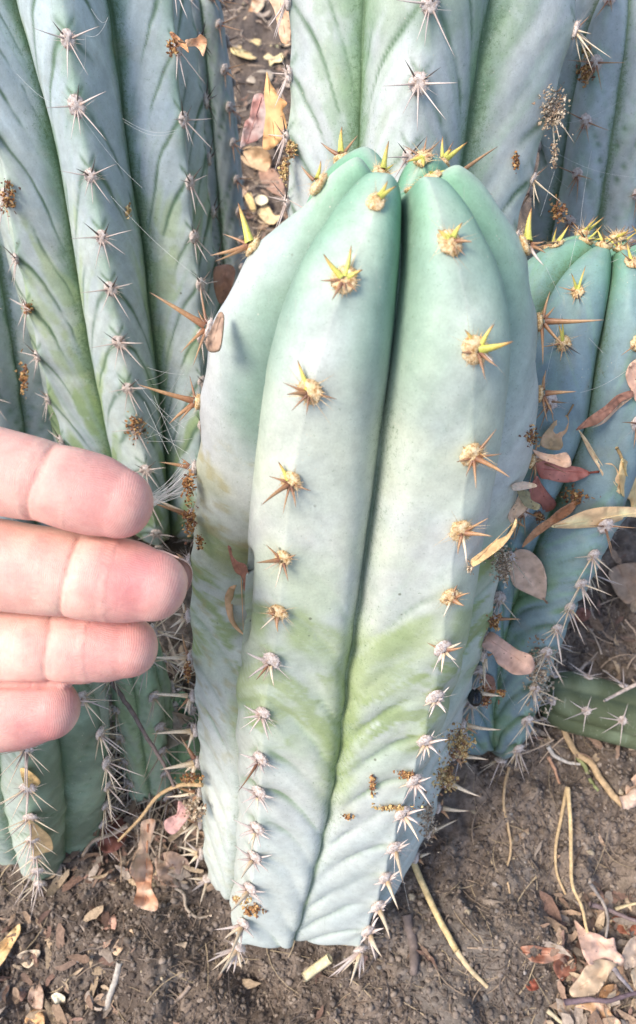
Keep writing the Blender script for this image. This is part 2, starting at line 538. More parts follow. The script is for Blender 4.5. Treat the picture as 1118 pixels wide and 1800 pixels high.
        P = P + nrm * ((fbm(P * 190, s.seed + 71, 3) - .5) * .009 * foot)[..., None]
        s.dentm = np.zeros_like(ph)
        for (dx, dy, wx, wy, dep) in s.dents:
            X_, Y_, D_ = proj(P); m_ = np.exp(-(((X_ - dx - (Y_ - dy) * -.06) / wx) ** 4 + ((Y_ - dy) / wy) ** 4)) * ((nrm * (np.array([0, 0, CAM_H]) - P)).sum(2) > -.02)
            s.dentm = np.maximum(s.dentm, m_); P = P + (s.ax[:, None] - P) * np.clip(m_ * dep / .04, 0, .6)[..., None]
        s.P2 = P
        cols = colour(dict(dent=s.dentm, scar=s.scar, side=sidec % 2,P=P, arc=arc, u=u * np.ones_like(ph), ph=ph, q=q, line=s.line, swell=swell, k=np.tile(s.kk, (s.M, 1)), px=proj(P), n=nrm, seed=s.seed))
        V = P.reshape(-1, 3) - np.array(base_world)
        F = grid_faces(s.M, s.nc, True)
        # close the base
        V = np.vstack([V, (s.P2[-1].mean(0) - np.array(base_world))[None]])
        cc = cols.reshape(-1, 3); cc = np.vstack([cc, cc[-1:]])
        me = np_mesh(name, V, F, True, cc)
        gr = np.exp(-((1 - u) / .16) ** 2) * .15 + .10 * (fbm(P * 60, s.seed + 31, 3) - .42) + .07 * np.exp(-((1 - u) / .45) ** 2) * sstep(.4, .6, fbm(P * 40, s.seed + 33, 3)) + s.scar * .1
        gr = gr * np.ones_like(ph) * s.grain
        ga = me.attributes.new('grain', 'FLOAT', 'POINT'); ga.data.foreach_set('value', np.concatenate([gr.ravel(), [0.0]]).astype(np.float32))
        o = link('stem', me, parent, M_CACTUS)
        return o

    def frame_at(s, k, arc):
        f = np.interp(arc, s.arc, np.arange(s.M)); i = int(min(max(f, 5), s.M - 2)); w = min(1, max(0, f - i))
        c = s.crest_col[k]
        p = s.P2[i, c] * (1 - w) + s.P2[i + 1, c] * w
        up = s.P2[max(i - 3, 0), c] - s.P2[min(i + 4, s.M - 1), c]; up /= np.linalg.norm(up) + 1e-9
        side = s.P2[i, (c + 2) % s.nc] - s.P2[i, (c - 2) % s.nc]; side -= up * side.dot(up); side /= np.linalg.norm(side) + 1e-9
        out = np.cross(side, up)
        if out.dot(p - s.ax[i]) < 0: out = -out
        if np.cross(up, out).dot(side) < 0: side = -side
        return p, side, up, out

# ------------------------------------------------------------------ areoles and spines
def wool_mesh(seed, fuzz=1.0):
    bm = bmesh.new()
    bmesh.ops.create_icosphere(bm, subdivisions=3, radius=1.0)
    rnd = random.Random(seed)
    holes = [Vector((rnd.uniform(-.7, .7), rnd.uniform(-.7, .7), 0.6)).normalized() for _ in range(5)]
    co = np.array([v.co[:] for v in bm.verts])
    n = fbm(co * 2.6 + seed, seed, 3) - 0.5
    n2 = vnoise(co * 8 + seed, seed + 3) - 0.5
    for v, a, b in zip(bm.verts, n, n2):
        f = 1 + 0.5 * a * fuzz + 0.22 * b * fuzz
        for h in holes:
            f -= 0.30 * math.exp(-((v.co - h).length / 0.25) ** 2)
        v.co = v.co * f
        v.co.z *= 0.40
        v.co.x *= .84; v.co.y *= .84
    for q in range(70):
        d = Vector((rnd.gauss(0, 1), rnd.gauss(0, 1), abs(rnd.gauss(0, .8)))).normalized()
        b0 = Vector((d.x * .8, d.y * .8, d.z * .42)); t1 = d.cross(Vector((.3, .5, .8))).normalized() * .022
        e = (d + Vector((rnd.uniform(-.6, .6), rnd.uniform(-.6, .6), rnd.uniform(-.3, .3)))).normalized() * rnd.uniform(.25, .55)
        if q % 7 == 0: e = e.normalized() * rnd.uniform(1.1, 1.9)
        bm.faces.new([bm.verts.new(b0 - t1), bm.verts.new(b0 + t1), bm.verts.new(b0 + e)])
    me = bpy.data.meshes.new('areole'); bm.to_mesh(me); bm.free()
    me.polygons.foreach_set('use_smooth', np.ones(len(me.polygons), dtype=bool))
    return me

WOOL = {}
for t, m in (('y', M_WOOL_Y), ('o', M_WOOL_O)):
    WOOL[t] = []
    for i in range(5):
        me = wool_mesh(i + (10 if t == 'y' else 40)); me.materials.append(m); WOOL[t].append(me)

def spine_mesh(seed, broken=False):
    rnd = random.Random(seed)
    bx, by = rnd.uniform(-.07, .07), rnd.uniform(-.07, .07)
    V, F = [], []
    nr, ns = 8, 7
    zs = [0, .06, .2, .4, .6, .8, .93, 1.0]
    for i, z in enumerate(zs):
        r = (1 - z) ** 0.8 * (1 + 0.15 * math.exp(-(z / .08) ** 2)) + 0.03
        if broken and z > .8: r = 0.36
        if z == 1.0 and not broken: r = 0.02
        cx, cy = bx * math.sin(z * 3.1) , by * math.sin(z * 3.1)
        for j in range(ns):
            a = j * 2 * math.pi / ns
            V.append((cx * 12 * 0.5 + r * math.cos(a) * (1 + .1 * rnd.random()), cy * 12 * 0.5 + r * math.sin(a), z))
    for i in range(nr - 1):
        for j in range(ns):
            F.append((i * ns + j, i * ns + (j + 1) % ns, (i + 1) * ns + (j + 1) % ns, (i + 1) * ns + j))
    F.append(tuple((nr - 1) * ns + j for j in range(ns)))
    me = bpy.data.meshes.new('spine'); me.from_pydata(V, [], F)
    me.polygons.foreach_set('use_smooth', np.ones(len(me.polygons), dtype=bool)); me.update()
    return me

SPM = {}
for t, m in M_SP.items():
    SPM[t] = []
    for i in range(4):
        me = spine_mesh(i * 7 + ord(t), broken=(i == 3 and t in 'ob')); me.materials.append(m); SPM[t].append(me)

def spine_between(areole, aw_inv, p0, p1, rad, typ, idx):
    v = Vector(p1) - Vector(p0); L = v.length
    q = v.to_track_quat('Z', 'Y').to_matrix().to_4x4()
    mw = Matrix.Translation(Vector(p0)) @ q @ Matrix.Rotation(idx * 2.4, 4, 'Z') @ Matrix.Diagonal((rad, rad, L, 1))
    o = bpy.data.objects.new('spine', SPM[typ][idx % 4 if (idx % 4 != 3 or typ not in 'ob') else idx % 3])
    COL.objects.link(o); o.parent = areole
    o.matrix_basis = aw_inv @ mw
    return o

ALL_AREOLES = []
def areole(root, rootloc, p, side, up, out, rad, wool, rnd):
    zax = Vector(out); yax = Vector(up); xax = Vector(side)
    R = Matrix((xax, yax, zax)).transposed().to_4x4()
    mw = Matrix.Translation(Vector(p) + zax * rad * 0.12) @ R @ Matrix.Rotation(rnd.uniform(-.4, .4), 4, 'Z') @ Matrix.Diagonal((rad * rnd.uniform(.88, 1.08), rad * rnd.uniform(.95, 1.2), rad * rnd.uniform(.85, 1.1), 1))
    o = bpy.data.objects.new('areole', rnd.choice(WOOL[wool])); COL.objects.link(o); o.parent = root
    o.matrix_basis = Matrix.Translation(-Vector(rootloc)) @ mw
    return o, mw.inverted()

# directions: (side, up, out, length m, radius m, type)
def generic_spines(kind, rnd):
    j = lambda a, b: rnd.uniform(a, b)
    if kind == 'grey':
        L = [(-1, .1, .45, .011, 'g'), (1, .15, .45, .012, 'g'), (-.45, -1, .5, .011, 'g'), (.1, -1, .45, .013, 'g'), (.65, -.9, .55, .014, 'g'), (-.6, .8, .3, .008, 'd'), (.6, .8, .3, .008, 'd')]
    elif kind == 'straw':
        L = [(-1, .1, .5, .011, 'w'), (-.8, -.7, .6, .012, 'w'), (-.2, -1, .6, .013, 'w'), (.4, -1, .5, .012, 'w'), (1, -.3, .5, .010, 'w'), (.8, .4, .4, .008, 'b'), (0, -.5, 1, .014, 'w')]
    elif kind == 'dense':
        L = [(-1, .1, .6, .012, 'w'), (-.8, -.5, .6, .013, 'w'), (-.4, -1, .6, .013, 'w'), (.1, -1, .7, .014, 'g'), (.5, -.9, .5, .013, 'w'), (1, -.3, .5, .012, 'w'), (0, -.2, 1, .016, 'g'), (-.4, .1, 1, .014, 'g')]
    elif kind == 'young':
        L = [(-.6, .9, .5, .007, 'y'), (.3, 1, .5, .008, 'y'), (-1, 0, .5, .006, 'b'), (-.5, -1, .5, .006, 'b'), (1, -.2, .4, .006, 'b'), (.3, -1, .4, .005, 'b')]
    elif kind == 'dark':
        L = [(-.5, .6, .5, .008, 'y'), (0, 1, .5, .009, 'y'), (-1, -.1, .5, .007, 'o'), (1, 0, .4, .007, 'd'), (.7, -.8, .4, .006, 'd'), (0, -1, .4, .007, 'o')]
    elif kind == 'darkold':
        L = [(-.6, .6, .5, .009, 'd'), (.4, 1, .5, .010, 'd'), (1, .2, .5, .011, 'd'), (1, -.5, .4, .009, 'd'), (.5, -1, .4, .009, 'd')]
    elif kind == 'brown':
        L = [(-1, .3, .6, .012, 'b'), (1, .1, .6, .012, 'o'), (-.5, -1, .5, .010, 'b'), (.5, -1, .6, .011, 'o'), (.1, -.3, 1, .014, 'b')]
    elif kind == 'long':
        L = [(-1, .15, .8, .022, 'w'), (-.9, -.35, .6, .016, 'g'), (-.5, -.9, .5, .013, 'w'), (.3, -1, .6, .014, 'g'), (.9, -.2, .7, .018, 'w'), (0, .1, 1, .020, 'w')]
    out = []
    for (a, b, c, l, t) in L:
        if rnd.random() < .07: continue
        out.append((a + j(-.25, .25), b + j(-.25, .25), max(.15, c + j(-.2, .25)), l * j(.75, 1.2), (0.00036 if t != 'y' else .0006) * j(.85, 1.2), t))
    return out

def place_areole(stem, root, rootloc, k, arc, rad, wool, spines, rnd, px_spec=None, fuzz=0):
    p, side, up, out = stem.frame_at(k, arc)
    a, inv = areole(root, rootloc, p, side, up, out, rad, wool, rnd)
    n = 0
    if px_spec is not None and float(proj(p)[1]) > 1130 and k in (2, 3):
        for q_ in range(2):
            sa_ = rnd.uniform(-1, 1); dv_ = side * sa_ + up * rnd.uniform(-1, -.1) + out * rnd.uniform(.3, .7); dv_ /= np.linalg.norm(dv_)
            spine_between(a, inv, p + out * rad * .2, p + dv_ * rnd.uniform(.007, .011), .00026, 'g', q_ + int(arc * 1e4)); n += 1
    if px_spec is not None:
        x0, y0, d0 = [float(v) for v in proj(p)]
        for sp in px_spec:
            (tx, ty), t = sp[0], sp[1]
            wpx = sp[2] if len(sp) > 2 else None
            dz = sp[3] if len(sp) > 3 else 0.3
            lpx = math.hypot(tx - x0, ty - y0)
            f = min(0.3, 7 / max(lpx, 1))
            lm = lpx * d0 / FPX
            p0 = W(x0 + (tx - x0) * f, y0 + (ty - y0) * f, d0) + out * rad * 0.30
            p1 = W(tx, ty, d0 - dz * lm)
            r = ((wpx if wpx else 9) * d0 / FPX) * 0.5 * .8 * rnd.uniform(.85, 1.1)
            spine_between(a, inv, p0, p1, r, t, n + int(arc * 1e4)); n += 1
    else:
        for (sa, sb, sc, l, r, t) in spines:
            dirv = side * sa + up * sb + out * sc; dirv /= np.linalg.norm(dirv)
            fl = side * sa + up * sb; fl /= (np.linalg.norm(fl) + 1e-6)
            p0 = p + out * rad * 0.25 + fl * rad * 0.55 * rnd.random()
            spine_between(a, inv, p0, p0 + dirv * l, r, t, n + int(arc * 1e4)); n += 1
    return a
# ------------------------------------------------------------------ skin colouring (bloom, bare green, furrow scars)
def skin(bloom=BLOOM, blue=BLUE, green=GREEN, blue_amt=0.4, valley_green=0.6, crest_green=0.15, line_col=(0.10, 0.19, 0.10),
         tip=0.06, bands=None, dirt=0.3, ygreen=0.0, yrib=None, valley_w=0.3, streak=.35):
    bloom, blue, green = map(np.array, (bloom, blue, green))
    def f(a):
        P, u, arc, q = a['P'], a['u'], a['arc'], a['q']
        sd = a['seed']
        n1 = fbm(P * 38, sd + 1, 4); n2 = fbm(P * 110, sd + 2, 4); n3 = fbm(P * 400, sd + 3, 2)
        qs = fbm(np.stack([q * 1.1, u * 1.5 + a['k'], np.full_like(u, sd)], -1), sd + 4, 3)
        c = mixc(bloom, blue, np.clip(blue_amt * (0.5 + 1.6 * (n1 - 0.35)), 0, 1))
        c = c * (0.93 + 0.16 * sstep(0.3, 0.7, qs))[..., None]
        stq = fbm(np.stack([q * 3.2 + a['k'] * 5, u * 1.3, np.full_like(u, sd + .5)], -1), sd + 14, 4)
        st2 = fbm(np.stack([q * 9 + a['k'] * 5, u * 2.2, np.full_like(u, sd + .2)], -1), sd + 15, 3)
        c = mixc(c, green * 1.9, np.clip(sstep(.5, .75, stq) * streak, 0, .8))
        c = c * (1 + (st2 - .5) * .22 + (n2 - .5) * .16)[..., None]
        c = c * (1 + (n1 - .5)[..., None] * np.array((.13, .04, -.05)))
        # bare green towards the groove
        vg = sstep(1 - valley_w, 1.0, u + (n2 - 0.5) * 0.35) * valley_green
        c = mixc(c, green * 1.15, np.clip(vg, 0, 0.95))
        cg = sstep(0.25, 0.0, u + (n2 - 0.5) * 0.3) * crest_green * sstep(.4, .6, n1)
        c = mixc(c, green * 1.6, cg)
        # fresh green tip
        tg = sstep(tip, 0.0, arc + (n1 - 0.5) * 0.03) * np.ones_like(u)
        c = mixc(c, TIPG * (1 + 0.35 * (1 - u))[..., None], np.clip(tg * (0.25 + 1.0 * u ** 0.7) * 1.25, 0, 1))
        if bands:
            for (a0, a1, amt, col) in bands:
                m = sstep(a0 - 0.012, a0 + 0.01, arc) * (1 - sstep(a1 - 0.01, a1 + 0.015, arc))
                st = sstep(0.42, 0.62, qs + 0.25 * (n1 - 0.5) + 0.22 * (u - 0.55)) 
                edge = sstep(0.46, 0.52, n2 + 0.35 * (qs - 0.5))
                c = mixc(c, np.array(col), np.clip(m * amt * (0.55 * st + 0.55 * edge * st + 0.25 * sstep(.8, 1, u)), 0, 0.95))
        # furrow scars
        ln = a['line'] * sstep(0.35, 0.55, n2 + 0.1)
        c = mixc(c, np.array(line_col), np.clip(ln * 0.8, 0, 0.85))
        c = mixc(c, np.array((.085, .16, .085)), np.clip(a['scar'] * (.5 + .6 * n2) , 0, .85))
        # groove line
        c = mixc(c, np.array((0.11, 0.18, 0.09)), sstep(0.93, 1.0, u) * 0.75)
        # dust along crests and in the grooves
        du = sstep(0.6, 0.75, fbm(P * 150, sd + 7, 3)) * dirt * (0.4 + 0.6 * sstep(.5, 1, u))
        c = mixc(c, np.array((0.36, 0.33, 0.22)), np.clip(du, 0, .6))
        # soil splashed on the foot, corky brown
        ft = sstep(arc.max() - .035, arc.max() - .004, arc + (n2 - .5) * .03)
        c = mixc(c, np.array((.20, .16, .11)), np.clip(ft * (.25 + .6 * n3), 0, .7))
        c = c * (0.93 + 0.14 * n3)[..., None]
        return np.clip(c, 0.01, 0.8)
    return f

def line_axis(ts, Y0, d0, Xt, Rf, dirn=(0.834, 0.552)):
    """axis behind the front surface line Y0 + .834 t, d0 + .552 t (camera-style metres)"""
    out = []
    nY, nD = dirn[1], dirn[0]
    for t in ts:
        R = Rf(t)
        out.append((Xt(t), Y0 + dirn[0] * t - nY * 0.9 * R, d0 + dirn[1] * t + nD * 0.9 * R))
    return out

def tab(*p):
    xs = [a for a, b in p]; ys = [b for a, b in p]
    return lambda x: float(np.interp(x, xs, ys))

def base_point(st):
    b = st.ax[-1] .copy()
    return b

STEMS = []
def finish(st, name, label, colour, spines_fn, group='columnar cactus stems growing in a clump', cat='cactus', visible_ribs=None, wool='o', rad=0.0034, specs=None, nmin=0.0):
    """build the skin, then every areole with its spines; ribs turned away from the camera get their areoles too, without single spines"""
    bl = base_point(st)
    root = empty(name, tuple(bl), label=label, cat=cat, group=group)
    st.build(name, root, colour, bl)
    rnd = random.Random(st.seed)
    hidden_P, hidden_F = [], []
    for k in range(st.nr):
        for arc in st.ar.get(k, []):
            if arc > st.arc[-1] - 0.002: continue
            p, side, up, out = st.frame_at(k, arc)
            px, py, d = [float(v) for v in proj(p)]
            view = (np.array([0, 0, CAM_H]) - p); view /= np.linalg.norm(view)
            facing = out.dot(view)
            on = (-60 < px < 1180 and -70 < py < 1870)
            sp = None
            if specs:
                for s_ in specs:
                    if s_[0] == k and abs(s_[3] - arc) < 1e-6: sp = s_
            if sp is not None:
                place_areole(st, root, bl, k, arc, sp[5] if len(sp) > 5 else rad, sp[4] if len(sp) > 4 else wool, None, rnd, px_spec=sp[6])
            elif on and facing > -0.45:
                kind = spines_fn(k, arc, py)
                w = wool if kind not in ('young', 'dark') else 'y'
                place_areole(st, root, bl, k, arc, rad * rnd.uniform(.85, 1.1), w, generic_spines(kind, rnd), rnd)
            else:
                for (sa, sb, sc, l, r, t) in generic_spines('grey', rnd):
                    dv = side * sa + up * sb + out * sc; dv /= np.linalg.norm(dv)
                    a1 = np.cross(dv, up + 0.01); a1 /= np.linalg.norm(a1); a2 = np.cross(dv, a1)
                    n0 = len(hidden_P)
                    for q in range(4):
                        hidden_P.append(p + (a1 * math.cos(q * 1.57) + a2 * math.sin(q * 1.57)) * r - np.array(bl))
                    hidden_P.append(p + dv * l - np.array(bl))
                    for q in range(4): hidden_F.append((n0 + q, n0 + (q + 1) % 4, n0 + 4))
    if hidden_P:
        me = np_mesh('far_spines', np.array(hidden_P), np.array(hidden_F), False)
        prop(link('far_spines', me, root, M_SP['g']), kind='stuff')
    STEMS.append((st, root))
    return root

# ---- the big stem in the middle
Rm = tab((-.038, .047), (.0, .049), (.06, .052), (.12, .053), (.17, .051), (.22, .048), (.30, .044))
Xm = tab((-.038, .0215), (0, .0183), (.051, .0146), (.1145, .0097), (.195, .002), (.274, -.0104), (.30, -.014))
tsm = np.linspace(-.047, .288, 15)
axm = line_axis(tsm, -.030, .180, Xm, Rm)
LFc = [(692, 345), (680, 362), (662, 384), (640, 412), (607, 490), (575, 590), (547, 683), (528, 765), (513, 845), (505, 915), (500, 978), (494, 1030), (490, 1075), (484, 1118), (478, 1160), (470, 1205), (464, 1250), (461, 1290), (460, 1330), (457, 1390), (455, 1450), (450, 1500), (441, 1560), (430, 1620), (418, 1675), (410, 1720), (405, 1780)]
RFc = [(714, 352), (742, 372), (770, 398), (792, 430), (818, 510), (832, 607), (833, 700), (828, 795), (819, 865), (808, 930), (798, 990), (790, 1045), (782, 1090), (775, 1135), (762, 1220), (745, 1300), (725, 1370), (705, 1425), (690, 1485), (675, 1540), (662, 1590), (645, 1630), (622, 1685), (612, 1720), (600, 1780)]
LOc = [(575, 330), (500, 385), (445, 440), (402, 510), (376, 570), (363, 640), (354, 720), (350, 800), (344, 870), (339, 950), (336, 1050), (338, 1150), (346, 1250), (351, 1330), (355, 1420), (357, 1500), (368, 1545), (376, 1600), (395, 1700)]
ROc = [(840, 310), (895, 390), (926, 450), (941, 550), (946, 650), (942, 750), (926, 820), (906, 880), (890, 930), (878, 980), (870, 1040), (858, 1090), (843, 1150), (828, 1210), (803, 1290), (782, 1360), (762, 1430), (735, 1490), (705, 1550), (660, 1640)]
GRc = [(704, 345), (707, 400), (700, 500), (690, 600), (675, 720), (660, 850), (645, 950), (630, 1060), (612, 1180), (600, 1300), (580, 1420), (555, 1530), (528, 1620), (508, 1680), (500, 1760)]
def kv_main(t, k):
    # grooves: deep near the tip, shallow in front lower down
    t = t - .007
    if k == 2: return np.interp(t, [0, .03, .06, .12, .18, .25, .33], [.48, .54, .60, .68, .74, .78, .80])
    if k == 1: return np.interp(t, [0, .05, .112, .132, .152, .172, .25, .33], [.36, .38, .40, .26, .26, .42, .58, .68])
    if k == 3: return np.interp(t, [0, .05, .12, .18, .25, .33], [.40, .42, .52, .62, .70, .76])
    return np.interp(t, [0, .05, .12, .25, .33], [.50, .54, .62, .70, .76])
main = Stem(axm, [(0, .046), (.047, .0475), (.087, .0505), (.147, .053), (.207, .052), (.267, .049), (.347, .045)], 6, phase=math.pi / 6,
            length_dome=0.053, dome_rings=70, dome_pow=.78, rings=480, half=22, kv=kv_main, seed=3,
            vshape=lambda t: np.clip(.15 + (t - .05) / .11, .0, 1.0),
            targets={0: ('radius', [(640, 268), (606, 282), (585, 300), (570, 330), (560, 380)]), 1: ('radius', LOc), 2: ('angle', LFc), 3: ('angle', RFc), 4: ('radius', ROc)}, groove={2: GRc},
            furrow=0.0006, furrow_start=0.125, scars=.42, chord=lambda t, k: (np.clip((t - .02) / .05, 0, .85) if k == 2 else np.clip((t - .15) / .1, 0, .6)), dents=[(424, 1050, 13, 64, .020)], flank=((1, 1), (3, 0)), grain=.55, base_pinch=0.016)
# rib order by angle: 0=-150 1=-90 2=-30 3=30 4=90 5=150
Y, O, B_, G_, W_, D_ = 'y', 'o', 'b', 'g', 'w', 'd'
